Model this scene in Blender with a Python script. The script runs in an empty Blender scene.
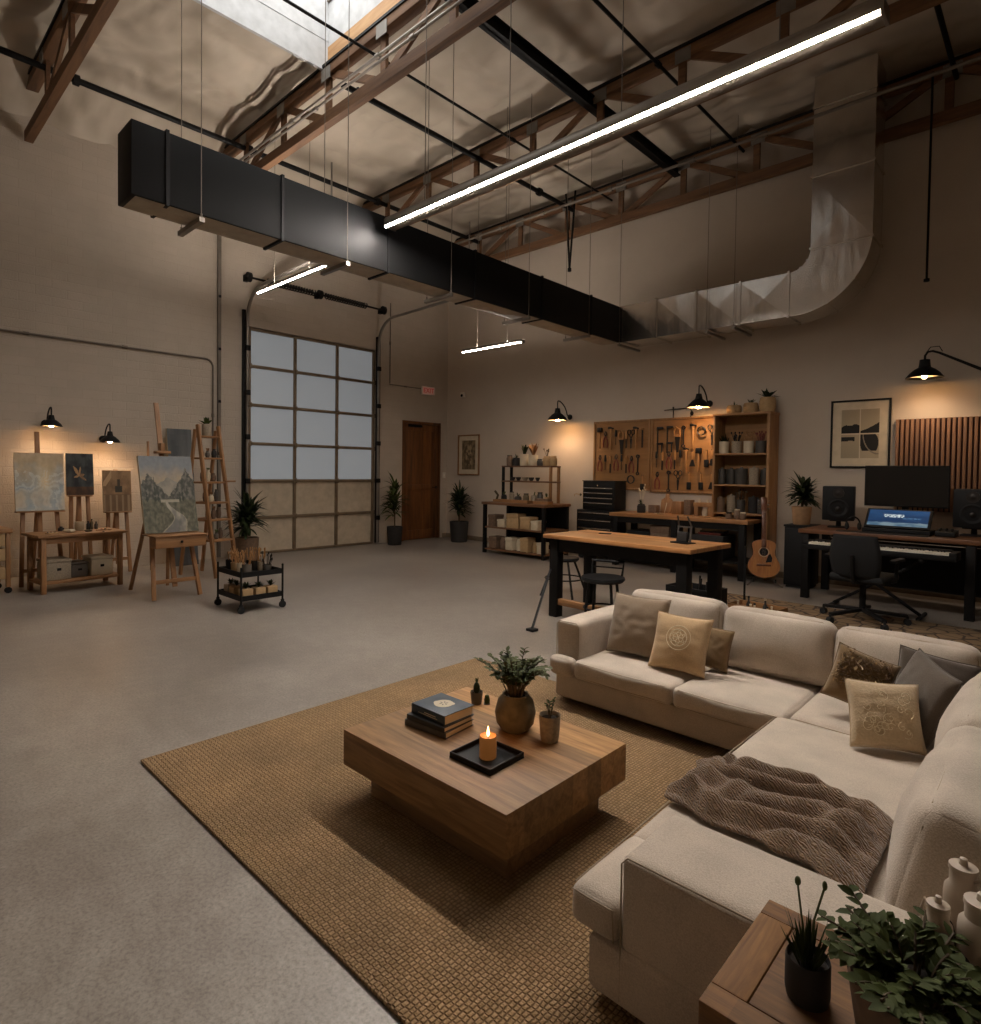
import bpy, bmesh, math, random
from mathutils import Vector, Matrix, noise
random.seed(7)
S = bpy.context.scene
COL = S.collection
PI = math.pi
WX, WY = -9.522, 8.771           # inner faces of the two walls in view
CEIL = 6.18

# ------------------------------------------------------------------ materials
def lin(c):
    return tuple((v/12.92 if v <= .04045 else ((v+.055)/1.055)**2.4) for v in c)
def hexc(h):
    h = h.lstrip('#')
    return lin(tuple(int(h[i:i+2], 16)/255 for i in (0, 2, 4)))
def base(name, rough=.6, metal=0.0):
    m = bpy.data.materials.new(name); m.use_nodes = True
    nt = m.node_tree; b = nt.nodes['Principled BSDF']
    b.inputs['Roughness'].default_value = rough; b.inputs['Metallic'].default_value = metal
    return m, nt, b
def nd(nt, t, **kw):
    n = nt.nodes.new(t)
    for k, v in kw.items():
        if k in n.inputs: n.inputs[k].default_value = v
        else: setattr(n, k, v)
    return n
def ramp(nt, fac, stops):
    r = nt.nodes.new('ShaderNodeValToRGB'); e = r.color_ramp.elements
    while len(e) < len(stops): e.new(.5)
    for x, (p, c) in zip(e, stops):
        x.position = p; x.color = (*c, 1)
    nt.links.new(fac, r.inputs[0]); return r.outputs[0]
def coord(nt, scale=(1, 1, 1), kind='Object', rot=(0, 0, 0)):
    tc = nt.nodes.new('ShaderNodeTexCoord'); mp = nt.nodes.new('ShaderNodeMapping')
    mp.inputs['Scale'].default_value = scale; mp.inputs['Rotation'].default_value = rot
    nt.links.new(tc.outputs[kind], mp.inputs[0]); return mp.outputs[0]
def bump(nt, b, h, strength=.3, dist=.01):
    n = nt.nodes.new('ShaderNodeBump'); n.inputs['Strength'].default_value = strength; n.inputs['Distance'].default_value = dist
    nt.links.new(h, n.inputs['Height']); nt.links.new(n.outputs[0], b.inputs['Normal'])
def plain(name, h, rough=.6, metal=0., var=.12, scale=8., bmp=0.):
    c = hexc(h); m, nt, b = base(name, rough, metal)
    n = nd(nt, 'ShaderNodeTexNoise', Scale=scale, Detail=4.); nt.links.new(coord(nt), n.inputs['Vector'])
    o = ramp(nt, n.outputs[0], [(.3, tuple(v*(1-var) for v in c)), (.7, tuple(min(1, v*(1+var)) for v in c))])
    nt.links.new(o, b.inputs['Base Color'])
    if bmp: bump(nt, b, n.outputs[0], bmp, .01)
    return m
def wood(name, dark, light, axis='x', scale=1., rough=.5, bmp=.15, planks=None):
    m, nt, b = base(name, rough)
    st = {'x': (1.2, 14, 14), 'y': (14, 1.2, 14), 'z': (14, 14, 1.2)}[axis]
    v = coord(nt, tuple(s*scale for s in st))
    n = nd(nt, 'ShaderNodeTexNoise', Scale=2.2, Detail=6., Roughness=.62, Distortion=.8); nt.links.new(v, n.inputs['Vector'])
    d, l = hexc(dark), hexc(light)
    mid = tuple((a+c)/2 for a, c in zip(d, l))
    o = ramp(nt, n.outputs[0], [(.28, d), (.5, mid), (.72, l)])
    if planks:
        w, ax = planks                       # boards w wide, their tone changing from board to board
        sx = nt.nodes.new('ShaderNodeSeparateXYZ'); tc = nt.nodes.new('ShaderNodeTexCoord'); nt.links.new(tc.outputs['Object'], sx.inputs[0])
        q = nd(nt, 'ShaderNodeMath', operation='DIVIDE'); nt.links.new(sx.outputs[ax], q.inputs[0]); q.inputs[1].default_value = w
        fl = nd(nt, 'ShaderNodeMath', operation='FLOOR'); nt.links.new(q.outputs[0], fl.inputs[0])
        wn = nd(nt, 'ShaderNodeTexWhiteNoise', noise_dimensions='1D'); nt.links.new(fl.outputs[0], wn.inputs['W'])
        r2 = ramp(nt, wn.outputs['Value'], [(0., (.62, .62, .62)), (1., (1.25, 1.2, 1.15))])
        mx = nd(nt, 'ShaderNodeMix', data_type='RGBA', blend_type='MULTIPLY'); mx.inputs['Factor'].default_value = 1.
        nt.links.new(o, mx.inputs[6]); nt.links.new(r2, mx.inputs[7]); o = mx.outputs[2]
    nt.links.new(o, b.inputs['Base Color']); bump(nt, b, n.outputs[0], bmp, .004)
    return m
def fabric(name, h, var=.12, scale=260., bmp=.35, rough=.95, big=6.):
    c = hexc(h); m, nt, b = base(name, rough)
    b.inputs['Sheen Weight'].default_value = .25
    v = coord(nt)
    n = nd(nt, 'ShaderNodeTexNoise', Scale=scale, Detail=2.); nt.links.new(v, n.inputs['Vector'])
    n2 = nd(nt, 'ShaderNodeTexNoise', Scale=big, Detail=4.); nt.links.new(v, n2.inputs['Vector'])
    a = nd(nt, 'ShaderNodeMath', operation='ADD'); nt.links.new(n.outputs[0], a.inputs[0]); nt.links.new(n2.outputs[0], a.inputs[1])
    h2 = nd(nt, 'ShaderNodeMath', operation='MULTIPLY'); h2.inputs[1].default_value = .5; nt.links.new(a.outputs[0], h2.inputs[0])
    o = ramp(nt, h2.outputs[0], [(.36, tuple(v*(1-var*1.6) for v in c)), (.64, tuple(min(1, v*(1+var)) for v in c))])
    nt.links.new(o, b.inputs['Base Color']); bump(nt, b, n.outputs[0], bmp, .004)
    return m
def emit(name, col, strength, basec=(.8, .8, .8)):
    m, nt, b = base(name, .5)
    b.inputs['Base Color'].default_value = (*basec, 1)
    b.inputs['Emission Color'].default_value = (*col, 1); b.inputs['Emission Strength'].default_value = strength
    return m
def vcol(name, rough=.7, bmp=.25):
    m, nt, b = base(name, rough)
    a = nd(nt, 'ShaderNodeVertexColor', layer_name='paint'); nt.links.new(a.outputs[0], b.inputs['Base Color'])
    n = nd(nt, 'ShaderNodeTexNoise', Scale=60., Detail=3.); nt.links.new(coord(nt), n.inputs['Vector'])
    bump(nt, b, n.outputs[0], bmp, .004)
    return m

def wall_mat(name, h, plane, h2, bstr):
    m, nt, b = base(name, .85)
    tc = nt.nodes.new('ShaderNodeTexCoord'); sp = nt.nodes.new('ShaderNodeSeparateXYZ'); cb = nt.nodes.new('ShaderNodeCombineXYZ')
    nt.links.new(tc.outputs['Object'], sp.inputs[0])
    nt.links.new(sp.outputs['Y' if plane == 'x' else 'X'], cb.inputs[0]); nt.links.new(sp.outputs['Z'], cb.inputs[1])
    c, c2 = hexc(h), hexc(h2)
    br = nd(nt, 'ShaderNodeTexBrick', Scale=1.)
    br.inputs['Brick Width'].default_value = .34; br.inputs['Row Height'].default_value = .115 if plane == 'x' else 8.
    if plane != 'x': br.inputs['Brick Width'].default_value = 30.
    br.inputs['Mortar Size'].default_value = .006; br.inputs['Mortar Smooth'].default_value = .6
    br.inputs['Color1'].default_value = (*c, 1); br.inputs['Color2'].default_value = (*tuple(v*.95 for v in c), 1)
    br.inputs['Mortar'].default_value = (*tuple(v*.93 for v in c), 1)
    nt.links.new(cb.outputs[0], br.inputs['Vector'])
    n = nd(nt, 'ShaderNodeTexNoise', Scale=1.1, Detail=8., Roughness=.65); nt.links.new(tc.outputs['Object'], n.inputs['Vector'])
    f = nd(nt, 'ShaderNodeTexNoise', Scale=70., Detail=5.); nt.links.new(tc.outputs['Object'], f.inputs['Vector'])
    mx = nd(nt, 'ShaderNodeMix', data_type='RGBA'); 
    g = ramp(nt, n.outputs[0], [(.35, (0, 0, 0)), (.75, (.75, .75, .75))]); nt.links.new(g, mx.inputs['Factor'])
    nt.links.new(br.outputs['Color'], mx.inputs[6]); mx.inputs[7].default_value = (*c2, 1)
    nt.links.new(mx.outputs[2], b.inputs['Base Color'])
    ad = nd(nt, 'ShaderNodeMath', operation='MULTIPLY_ADD'); nt.links.new(br.outputs['Fac'], ad.inputs[0]); ad.inputs[1].default_value = -.8; nt.links.new(f.outputs[0], ad.inputs[2])
    bump(nt, b, ad.outputs[0], bstr, .012)
    return m

M = {}
M['wall_left'] = wall_mat('painted_block', '#BBAE9E', 'x', '#A89B8B', .42)
M['wall_back'] = wall_mat('painted_plaster', '#BFB1A0', 'y', '#B0A292', .25)
M['trim'] = plain('trim_paint', '#7D6E5C', .7)

def floor_mat():
    m, nt, b = base('polished_concrete', .42)
    v = coord(nt)
    n = nd(nt, 'ShaderNodeTexNoise', Scale=.55, Detail=9., Roughness=.68); nt.links.new(v, n.inputs['Vector'])
    n2 = nd(nt, 'ShaderNodeTexNoise', Scale=9., Detail=8., Roughness=.7); nt.links.new(v, n2.inputs['Vector'])
    mu = nd(nt, 'ShaderNodeMath', operation='MULTIPLY_ADD'); nt.links.new(n2.outputs[0], mu.inputs[0]); mu.inputs[1].default_value = .5
    nt.links.new(n.outputs[0], mu.inputs[2])
    o = ramp(nt, mu.outputs[0], [(.45, hexc('#625A52')), (.72, hexc('#80776E')), (.95, hexc('#968E84'))])
    n3 = nd(nt, 'ShaderNodeTexNoise', Scale=75., Detail=6., Roughness=.75); nt.links.new(v, n3.inputs['Vector'])
    sp_ = ramp(nt, n3.outputs[0], [(.36, (.68, .67, .66)), (.5, (1., 1., 1.)), (.66, (1.25, 1.24, 1.22))])
    mx = nd(nt, 'ShaderNodeMix', data_type='RGBA', blend_type='MULTIPLY'); mx.inputs['Factor'].default_value = 1.
    nt.links.new(o, mx.inputs[6]); nt.links.new(sp_, mx.inputs[7]); nt.links.new(mx.outputs[2], b.inputs['Base Color'])
    r = ramp(nt, mu.outputs[0], [(.4, (.27, .27, .27)), (.95, (.42, .42, .42))]); nt.links.new(r, b.inputs['Roughness'])
    bump(nt, b, n2.outputs[0], .06, .006)
    return m
M['floor'] = floor_mat()
def foil():
    m, nt, b = base('foil_insulation', .6, .12)
    v = coord(nt)
    n = nd(nt, 'ShaderNodeTexNoise', noise_type='RIDGED_MULTIFRACTAL', Scale=1.7, Detail=6., Roughness=.5, Distortion=.35); nt.links.new(v, n.inputs['Vector'])
    n2 = nd(nt, 'ShaderNodeTexNoise', Scale=1., Detail=3.); nt.links.new(v, n2.inputs['Vector'])
    o = ramp(nt, n2.outputs[0], [(.3, hexc('#A69987')), (.7, hexc('#C2B5A3'))]); nt.links.new(o, b.inputs['Base Color'])
    bump(nt, b, n.outputs[0], .75, .10)
    return m
M['foil'] = foil()
M['truss_wood'] = wood('truss_timber', '#513825', '#7C5839', 'x', .5, .7)
M['curb_wood'] = wood('curb_timber', '#A07650', '#C09A6C', 'x', .5, .7)
M['steel_dark'] = plain('dark_steel', '#12100F', .55, .3)
M['black'] = plain('black_powder_coat', '#0C0B0B', .6, .0)
M['black_duct'] = plain('black_painted_duct', '#09090A', .58, .0, .2, 2.)
for k_ in ('black', 'black_duct', 'steel_dark'): M[k_].node_tree.nodes['Principled BSDF'].inputs['Specular IOR Level'].default_value = .28
M['galv'] = plain('galvanised_steel', '#D8D3CB', .25, 1., .10, 3., .0)
def duct_streaks():
    m = M['galv']; nt = m.node_tree; b = nt.nodes['Principled BSDF']
    n = nd(nt, 'ShaderNodeTexNoise', Scale=1., Detail=3.); nt.links.new(coord(nt, (3.2, 3.2, .9)), n.inputs['Vector'])
    bump(nt, b, n.outputs[0], .22, .08)
duct_streaks()
M['galv_dull'] = plain('dull_galvanised_steel', '#8E877E', .45, .9, .15, 3., .05)
M['sheet_tan'] = plain('unpainted_duct_sheet', '#A89A86', .6, .2)
M['plate'] = plain('truss_plate_steel', '#76716A', .55, .3)
M['conduit'] = plain('grey_conduit', '#6E655A', .6, .15)
M['white_well'] = plain('white_skylight_paint', '#B9BABB', .8)
M['chrome'] = plain('chrome', '#C8C5C0', .2, 1.)
M['white_enamel'] = plain('white_enamel', '#E8E0D2', .4)
M['white_plastic'] = plain('white_plastic', '#CFC7BA', .4)
M['rubber'] = plain('black_rubber', '#101010', .8)
M['pine'] = wood('warm_pine', '#74502F', '#9F7349', 'z', .8, .55)
M['pine_x'] = wood('warm_pine_x', '#74502F', '#9F7349', 'x', .8, .55)
M['pine_y'] = wood('warm_pine_y', '#7E5330', '#AD7A49', 'y', .8, .55)
M['birch'] = wood('birch_ply', '#805C39', '#A47A4C', 'z', .5, .6)
M['birch_x'] = wood('birch_ply_x', '#805C39', '#A47A4C', 'x', .5, .6)
M['butcher'] = wood('butcher_block', '#8A5C36', '#BE8A56', 'x', .7, .45, .1, (.085, 1))
M['butcher_dark'] = wood('dark_butcher_block', '#5F3F26', '#8B6140', 'x', .7, .5, .1, (.1, 1))
M['desk_wood'] = wood('desk_walnut', '#54331D', '#855632', 'x', .7, .45, .1, (.12, 1))
M['walnut'] = wood('walnut_planks', '#76552F', '#B28857', 'x', 1.1, .6, .12, (.092, 1))
M['walnut_side'] = wood('walnut_side', '#624A32', '#94724F', 'x', 1.1, .5, .12)
M['oak'] = wood('side_table_oak', '#5A3A1B', '#936632', 'x', 1.6, .75, .12, (.08, 0))
M['oak_y'] = wood('side_table_oak_y', '#5A3A1B', '#936632', 'y', 1.6, .75, .12)
M['door_wood'] = wood('door_oak', '#4A2A10', '#7C4C20', 'z', .5, .5, .12, (.22, 1))
M['slat'] = wood('slat_walnut', '#6B4930', '#8F6747', 'z', .8, .55)
M['felt'] = plain('dark_felt', '#30150D', .95)
M['peg'] = wood('pegboard_ply', '#80592F', '#9B7142', 'x', .3, .6, .05)
M['sofa'] = fabric('oatmeal_linen', '#BBAD9C', .14)
M['sofa_seam'] = fabric('seam_cord', '#9C8D76', .1)
M['throw'] = fabric('brown_knit', '#7C6044', .22, 120., .6)
M['taupe'] = fabric('taupe_linen', '#8C7963', .12)
M['tan'] = fabric('tan_linen', '#BC9E76', .14)
M['brown_fab'] = fabric('brown_linen', '#7E6544', .14)
M['gold_fab'] = fabric('golden_fringe', '#80602F', .3, 90., .9)
M['beige'] = fabric('embroidered_beige', '#BEA888', .08, 120., .6)
M['charcoal_fab'] = fabric('charcoal_taupe', '#564B40', .14)
M['ivory_thread'] = fabric('ivory_thread', '#D6C6A4', .1)
M['leaf'] = plain('leaf_green', '#3A421C', .75, 0, .35, 14.)
M['leaf_dark'] = plain('dark_leaf_green', '#262F19', .5, 0, .35, 14.)
M['leaf_olive'] = plain('olive_leaf', '#4A502C', .55, 0, .3, 18.)
M['leaf_dry'] = plain('dried_leaf', '#7A5633', .8, 0, .3, 18.)
for k_ in ('leaf', 'leaf_dark', 'leaf_olive'): M[k_].node_tree.nodes['Principled BSDF'].inputs['Specular IOR Level'].default_value = .2
M['stem'] = plain('plant_stem', '#4A3B26', .8)
M['soil'] = plain('potting_soil', '#231A12', 1., 0, .4, 40., .5)
M['terracotta'] = plain('terracotta', '#94714F', .8, 0, .12, 20.)
M['clay'] = plain('speckled_clay', '#8D7F6B', .75, 0, .2, 60., .1)
M['vase'] = plain('olive_glaze', '#665A43', .75, 0, .3, 22., .2)
M['dark_pot'] = plain('charcoal_pot', '#211E1C', .7)
M['grey_pot'] = plain('warm_grey_pot', '#5A5249', .7)
M['brown_pot'] = plain('brown_stoneware', '#6A5442', .7, 0, .2, 30.)
M['cream'] = plain('cream_ceramic', '#C4B59A', .6)
M['tin_grey'] = plain('grey_tin', '#4F4B46', .5, .4)
M['kraft'] = plain('kraft_board', '#A88A62', .8, 0, .12, 20.)
M['paper'] = plain('book_paper', '#C9BDA5', .9)
M['cover_blue'] = plain('slate_blue_cover', '#2F3B45', .55)
M['cover_black'] = plain('black_cover', '#1E1D1D', .5)
M['cover_grey'] = plain('grey_cover', '#4A4540', .55)
M['emblem'] = plain('pale_emblem', '#B7A98F', .6)
M['candle'] = emit('glowing_amber_wax', hexc('#FFA050'), .035, hexc('#7E562B'))
M['flame'] = emit('candle_flame', hexc('#FFC060'), 12)
M['canvas_side'] = plain('raw_canvas', '#B9AB92', .9)
M['paint'] = vcol('artist_paint')
M['print'] = vcol('ink_on_paper', .8, .02)
M['keys'] = plain('white_piano_keys', '#DAD2C4', .35)
M['screen_off'] = plain('dark_screen', '#050506', .18)
M['tube'] = emit('linear_lamp_diffuser', hexc('#FFF5EC'), 270)
M['tube_small'] = emit('small_lamp_diffuser', hexc('#FFF5EC'), 56)
M['bulb'] = emit('warm_bulb', hexc('#FFC483'), 45)
M['sky_panel'] = emit('skylight_daylight', hexc('#F6F4F0'), 1.9)
M['added_uplight'] = emit('added_ceiling_glow', hexc('#FFF4EA'), 84)  # glow added on the small lamps to light the ceiling
M['pane_day'] = emit('frosted_pane_daylight', hexc('#C9CFD4'), .085, hexc('#8E9397'))
M['pane_tan'] = plain('tan_opaque_pane', '#B5A690', .5)
M['garage_metal'] = plain('brown_anodised_metal', '#75644F', .45, .25)
M['exit_sign'] = emit('exit_sign_face', hexc('#E8A79A'), .03, hexc('#C8B0A0'))
M['exit_red'] = emit('exit_letters', hexc('#C83A2C'), .08, hexc('#A82A20'))
M['tool_red'] = plain('red_handle', '#6E2A1E', .5)
M['tool_steel'] = plain('tool_steel', '#34302D', .4, .7)
M['tool_black'] = plain('tool_black', '#100E0D', .5, .3)
M['tool_wood'] = plain('tool_handle_wood', '#9C7040', .6)
M['guitar_top'] = wood('guitar_spruce', '#84502A', '#B0763F', 'z', .8, .3, .03)
M['guitar_side'] = wood('guitar_mahogany', '#4E2812', '#74401F', 'z', .8, .35, .03)
M['rug_desk'] = None
M['jug'] = plain('white_jug', '#B9AA98', .45)
M['net'] = plain('chair_mesh', '#0B0B0B', .85)
def rug_mat(name, a, b_, c_):
    m, nt, b = base(name, .95)
    v = coord(nt)
    wv = nd(nt, 'ShaderNodeTexBrick', Scale=1., offset=.15)
    wv.inputs['Brick Width'].default_value = .019; wv.inputs['Row Height'].default_value = .0145
    wv.inputs['Mortar Size'].default_value = .0035; wv.inputs['Mortar Smooth'].default_value = 1.
    wv.inputs['Color1'].default_value = (*hexc(a), 1); wv.inputs['Color2'].default_value = (*hexc(b_), 1); wv.inputs['Mortar'].default_value = (*hexc(c_), 1)
    n0 = nd(nt, 'ShaderNodeTexNoise', Scale=26., Detail=2.); nt.links.new(v, n0.inputs['Vector'])
    sc = nd(nt, 'ShaderNodeVectorMath', operation='MULTIPLY_ADD'); nt.links.new(n0.outputs['Color'], sc.inputs[0]); sc.inputs[1].default_value = (.010, .010, 0); nt.links.new(coord(nt, rot=(0, 0, PI/2)), sc.inputs[2])
    nt.links.new(sc.outputs[0], wv.inputs['Vector'])
    n = nd(nt, 'ShaderNodeTexNoise', Scale=2.5, Detail=6.); nt.links.new(v, n.inputs['Vector'])
    r = ramp(nt, n.outputs[0], [(.3, (.75, .75, .75)), (.7, (1.15, 1.12, 1.1))])
    mx = nd(nt, 'ShaderNodeMix', data_type='RGBA', blend_type='MULTIPLY'); mx.inputs['Factor'].default_value = 1.
    nt.links.new(wv.outputs['Color'], mx.inputs[6]); nt.links.new(r, mx.inputs[7]); nt.links.new(mx.outputs[2], b.inputs['Base Color'])
    n3 = nd(nt, 'ShaderNodeTexNoise', Scale=90., Detail=2.); nt.links.new(v, n3.inputs['Vector'])
    ma = nd(nt, 'ShaderNodeMath', operation='MULTIPLY_ADD'); nt.links.new(wv.outputs['Fac'], ma.inputs[0]); ma.inputs[1].default_value = -1.; nt.links.new(n3.outputs[0], ma.inputs[2])
    bump(nt, b, ma.outputs[0], .75, .010)
    return m
M['rug'] = rug_mat('jute_weave', '#AA8C66', '#967953', '#715739')
def pattern_rug():
    m, nt, b = base('patterned_rug', .95)
    v = coord(nt)
    vo = nd(nt, 'ShaderNodeTexVoronoi', feature='DISTANCE_TO_EDGE', Scale=7.); nt.links.new(v, vo.inputs['Vector'])
    o = ramp(nt, vo.outputs['Distance'], [(0., hexc('#3A2C1F')), (.03, hexc('#3A2C1F')), (.07, hexc('#7E674C'))])
    nt.links.new(o, b.inputs['Base Color'])
    n3 = nd(nt, 'ShaderNodeTexNoise', Scale=120., Detail=2.); nt.links.new(v, n3.inputs['Vector']); bump(nt, b, n3.outputs[0], .5, .01)
    return m
M['rug_desk'] = pattern_rug()
def knit():
    m = M['throw']; nt = m.node_tree; b = nt.nodes['Principled BSDF']
    w = nd(nt, 'ShaderNodeTexWave', Scale=46., Distortion=9., wave_type='BANDS', bands_direction='DIAGONAL'); nt.links.new(coord(nt), w.inputs['Vector'])
    w.inputs['Detail'].default_value = 2.
    bump(nt, b, w.outputs['Fac'], .8, .008)
knit()
def screen_mat():
    m, nt, b = base('lit_blue_screen', .3)
    a = nd(nt, 'ShaderNodeVertexColor', layer_name='paint')
    b.inputs['Base Color'].default_value = (.01, .01, .01, 1)
    nt.links.new(a.outputs[0], b.inputs['Emission Color']); b.inputs['Emission Strength'].default_value = .35
    return m
M['screen'] = screen_mat()
def glass():
    m, nt, b = base('clear_glass', .05)
    b.inputs['Transmission Weight'].default_value = 1.; b.inputs['Base Color'].default_value = (.9, .88, .84, 1); b.inputs['IOR'].default_value = 1.45
    return m
M['glass'] = glass()

# ------------------------------------------------------------------ mesh helpers
class MB:
    def __init__(s): s.bm = bmesh.new()
    def _add(s, tmp, mat4=None):
        if mat4 is not None: tmp.transform(mat4)
        me = bpy.data.meshes.new('tmp'); tmp.to_mesh(me); tmp.free(); s.bm.from_mesh(me); bpy.data.meshes.remove(me); return s
    def box(s, c, d, rot=(0, 0, 0), bev=0., seg=2):
        t = bmesh.new(); bmesh.ops.create_cube(t, size=1.)
        for v in t.verts: v.co = Vector((v.co.x*d[0], v.co.y*d[1], v.co.z*d[2]))
        if bev: bmesh.ops.bevel(t, geom=list(t.edges), offset=min(bev, min(d)*.45), segments=seg, profile=.5, affect='EDGES')
        from mathutils import Euler
        return s._add(t, Matrix.Translation(Vector(c)) @ Euler(rot).to_matrix().to_4x4())
    def bb(s, x0, x1, y0, y1, z0, z1, bev=0., seg=2):
        return s.box(((x0+x1)/2, (y0+y1)/2, (z0+z1)/2), (abs(x1-x0), abs(y1-y0), abs(z1-z0)), bev=bev, seg=seg)
    def bar(s, a, b, w, h=None, bev=0., up=(0, 0, 1)):
        """a rectangular bar from a to b; w across, h along 'up'"""
        a, b = Vector(a), Vector(b); h = h or w; d = b-a; L = d.length; z = d.normalized(); u = Vector(up)
        if abs(z.dot(u)) > .98: u = Vector((0, 1, 0))
        x = u.cross(z).normalized(); y = z.cross(x)
        t = bmesh.new(); bmesh.ops.create_cube(t, size=1.)
        for v in t.verts: v.co = Vector((v.co.x*w, v.co.y*h, v.co.z*L))
        if bev: bmesh.ops.bevel(t, geom=list(t.edges), offset=bev, segments=2, profile=.5, affect='EDGES')
        m = Matrix((x, y, z)).transposed().to_4x4(); m.translation = (a+b)/2
        return s._add(t, m)
    def cyl(s, a, b, r0, r1=None, seg=14, caps=True):
        a, b = Vector(a), Vector(b); r1 = r0 if r1 is None else r1
        d = b-a; q = Vector((0, 0, 1)).rotation_difference(d.normalized())
        t = bmesh.new(); bmesh.ops.create_cone(t, cap_ends=caps, cap_tris=False, segments=seg, radius1=r0, radius2=r1, depth=d.length)
        m = q.to_matrix().to_4x4(); m.translation = (a+b)/2
        return s._add(t, m)
    def lathe(s, prof, c=(0, 0, 0), seg=22, rot=None):
        t = bmesh.new(); rings = []
        for r, z in prof:
            if r < 1e-5: rings.append([t.verts.new((0, 0, z))])
            else: rings.append([t.verts.new((r*math.cos(2*PI*k/seg), r*math.sin(2*PI*k/seg), z)) for k in range(seg)])
        for A, B in zip(rings, rings[1:]):
            for k in range(seg):
                a0, a1 = A[k % len(A)], A[(k+1) % len(A)]; b0, b1 = B[k % len(B)], B[(k+1) % len(B)]
                f = [a0, a1, b1, b0]; g = []
                for v in f:
                    if v not in g: g.append(v)
                if len(g) > 2:
                    try: t.faces.new(g)
                    except ValueError: pass
        m = Matrix.Translation(Vector(c))
        if rot is not None: m = m @ rot.to_4x4()
        return s._add(t, m)
    def tube(s, pts, r, seg=8, caps=True):
        pts = [Vector(p) for p in pts]; n = len(pts); rr = r if isinstance(r, (list, tuple)) else [r]*n
        t = bmesh.new(); rings = []; prev = None
        for i, p in enumerate(pts):
            d = (pts[min(i+1, n-1)]-pts[max(i-1, 0)]).normalized()
            if prev is None:
                u = Vector((0, 0, 1)) if abs(d.z) < .9 else Vector((1, 0, 0)); x = u.cross(d).normalized()
            else: x = (prev-d*prev.dot(d)).normalized()
            prev = x; y = d.cross(x)
            rings.append([t.verts.new(p+(x*math.cos(2*PI*k/seg)+y*math.sin(2*PI*k/seg))*rr[i]) for k in range(seg)])
        for A, B in zip(rings, rings[1:]):
            for k in range(seg): t.faces.new([A[k], A[(k+1) % seg], B[(k+1) % seg], B[k]])
        if caps:
            t.faces.new(rings[0][::-1]); t.faces.new(rings[-1])
        return s._add(t)
    def ell(s, c, r, seg=14, rot=(0, 0, 0)):
        from mathutils import Euler
        t = bmesh.new(); bmesh.ops.create_uvsphere(t, u_segments=seg, v_segments=max(6, seg*2//3), radius=1.)
        for v in t.verts: v.co = Vector((v.co.x*r[0], v.co.y*r[1], v.co.z*r[2]))
        return s._add(t, Matrix.Translation(Vector(c)) @ Euler(rot).to_matrix().to_4x4())
    def prism(s, pts, z0, z1, bev=0., mat4=None, seg=2):
        t = bmesh.new(); f = t.faces.new([t.verts.new((x, y, z0)) for x, y in pts])
        r = bmesh.ops.extrude_face_region(t, geom=[f])
        for v in r['geom']:
            if isinstance(v, bmesh.types.BMVert): v.co.z = z1
        bmesh.ops.recalc_face_normals(t, faces=list(t.faces))
        if bev: bmesh.ops.bevel(t, geom=list(t.edges), offset=bev, segments=seg, profile=.5, affect='EDGES')
        return s._add(t, mat4)
    def leaf(s, p, d, L, w, droop=.3, roll=0., fold=.12, n=4):
        """a curved leaf blade from p along d"""
        p, d = Vector(p), Vector(d).normalized(); up = Vector((0, 0, 1))
        if abs(d.z) > .95: up = Vector((math.cos(roll*7), math.sin(roll*7), 0))
        side = d.cross(up).normalized(); side = Matrix.Rotation(roll, 3, d) @ side
        nor = side.cross(d).normalized(); bm = s.bm; rows = []
        cur = Vector(p); dd = Vector(d)
        for i in range(n+1):
            k = i/n; ww = w*.5*(math.sin(PI*min(1, k*.92+.06))**.8)
            mid = bm.verts.new(cur); 
            l = bm.verts.new(cur+side*ww+nor*ww*fold*2); r = bm.verts.new(cur-side*ww+nor*ww*fold*2)
            rows.append((l, mid, r)); dd = (dd+Vector((0, 0, -droop/n))).normalized(); cur = cur+dd*(L/n)
        for A, B in zip(rows, rows[1:]):
            bm.faces.new([A[0], A[1], B[1], B[0]]); bm.faces.new([A[1], A[2], B[2], B[1]])
        return s
    def puff(s, c, d, r=.03, bulge=(0, 0, 0), cuts=12, rot=(0, 0, 0), wr=0., seed=0., m4=None):
        """an upholstered block: rounded edges, swollen faces, faint wrinkles"""
        from mathutils import Euler
        t = bmesh.new(); bmesh.ops.create_cube(t, size=2.)
        bmesh.ops.subdivide_edges(t, edges=list(t.edges), cuts=cuts, use_grid_fill=True)
        h = Vector(d)/2
        for v in t.verts:
            q = Vector([math.copysign(math.sin(abs(a)*PI/2), a) for a in v.co])
            x = Vector((q.x*h.x, q.y*h.y, q.z*h.z)); rr = [min(r, hh*.98) for hh in h]
            inn = Vector([max(-(hh-ra), min(hh-ra, a)) for a, hh, ra in zip(x, h, rr)])
            e = x-inn
            if e.length > 1e-7:
                e = Vector([a/ra for a, ra in zip(e, rr)]); e = e.normalized()*max(abs(a) for a in e)
                x = inn+Vector([a*ra for a, ra in zip(e, rr)])
            for k in range(3):
                o = [j for j in range(3) if j != k]
                x[k] += bulge[k]*q[k]*(1-q[o[0]]**2)*(1-q[o[1]]**2)
            if wr: x += v.normal*wr*(noise.noise(Vector((x.x*9+seed, x.y*9, x.z*9)))+.5*noise.noise(Vector((x.x*25, x.y*25+seed, x.z*25))))
            v.co = x
        m = Matrix.Translation(Vector(c)) @ Euler(rot).to_matrix().to_4x4()
        return s._add(t, (m4 @ m) if m4 is not None else m)
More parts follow.
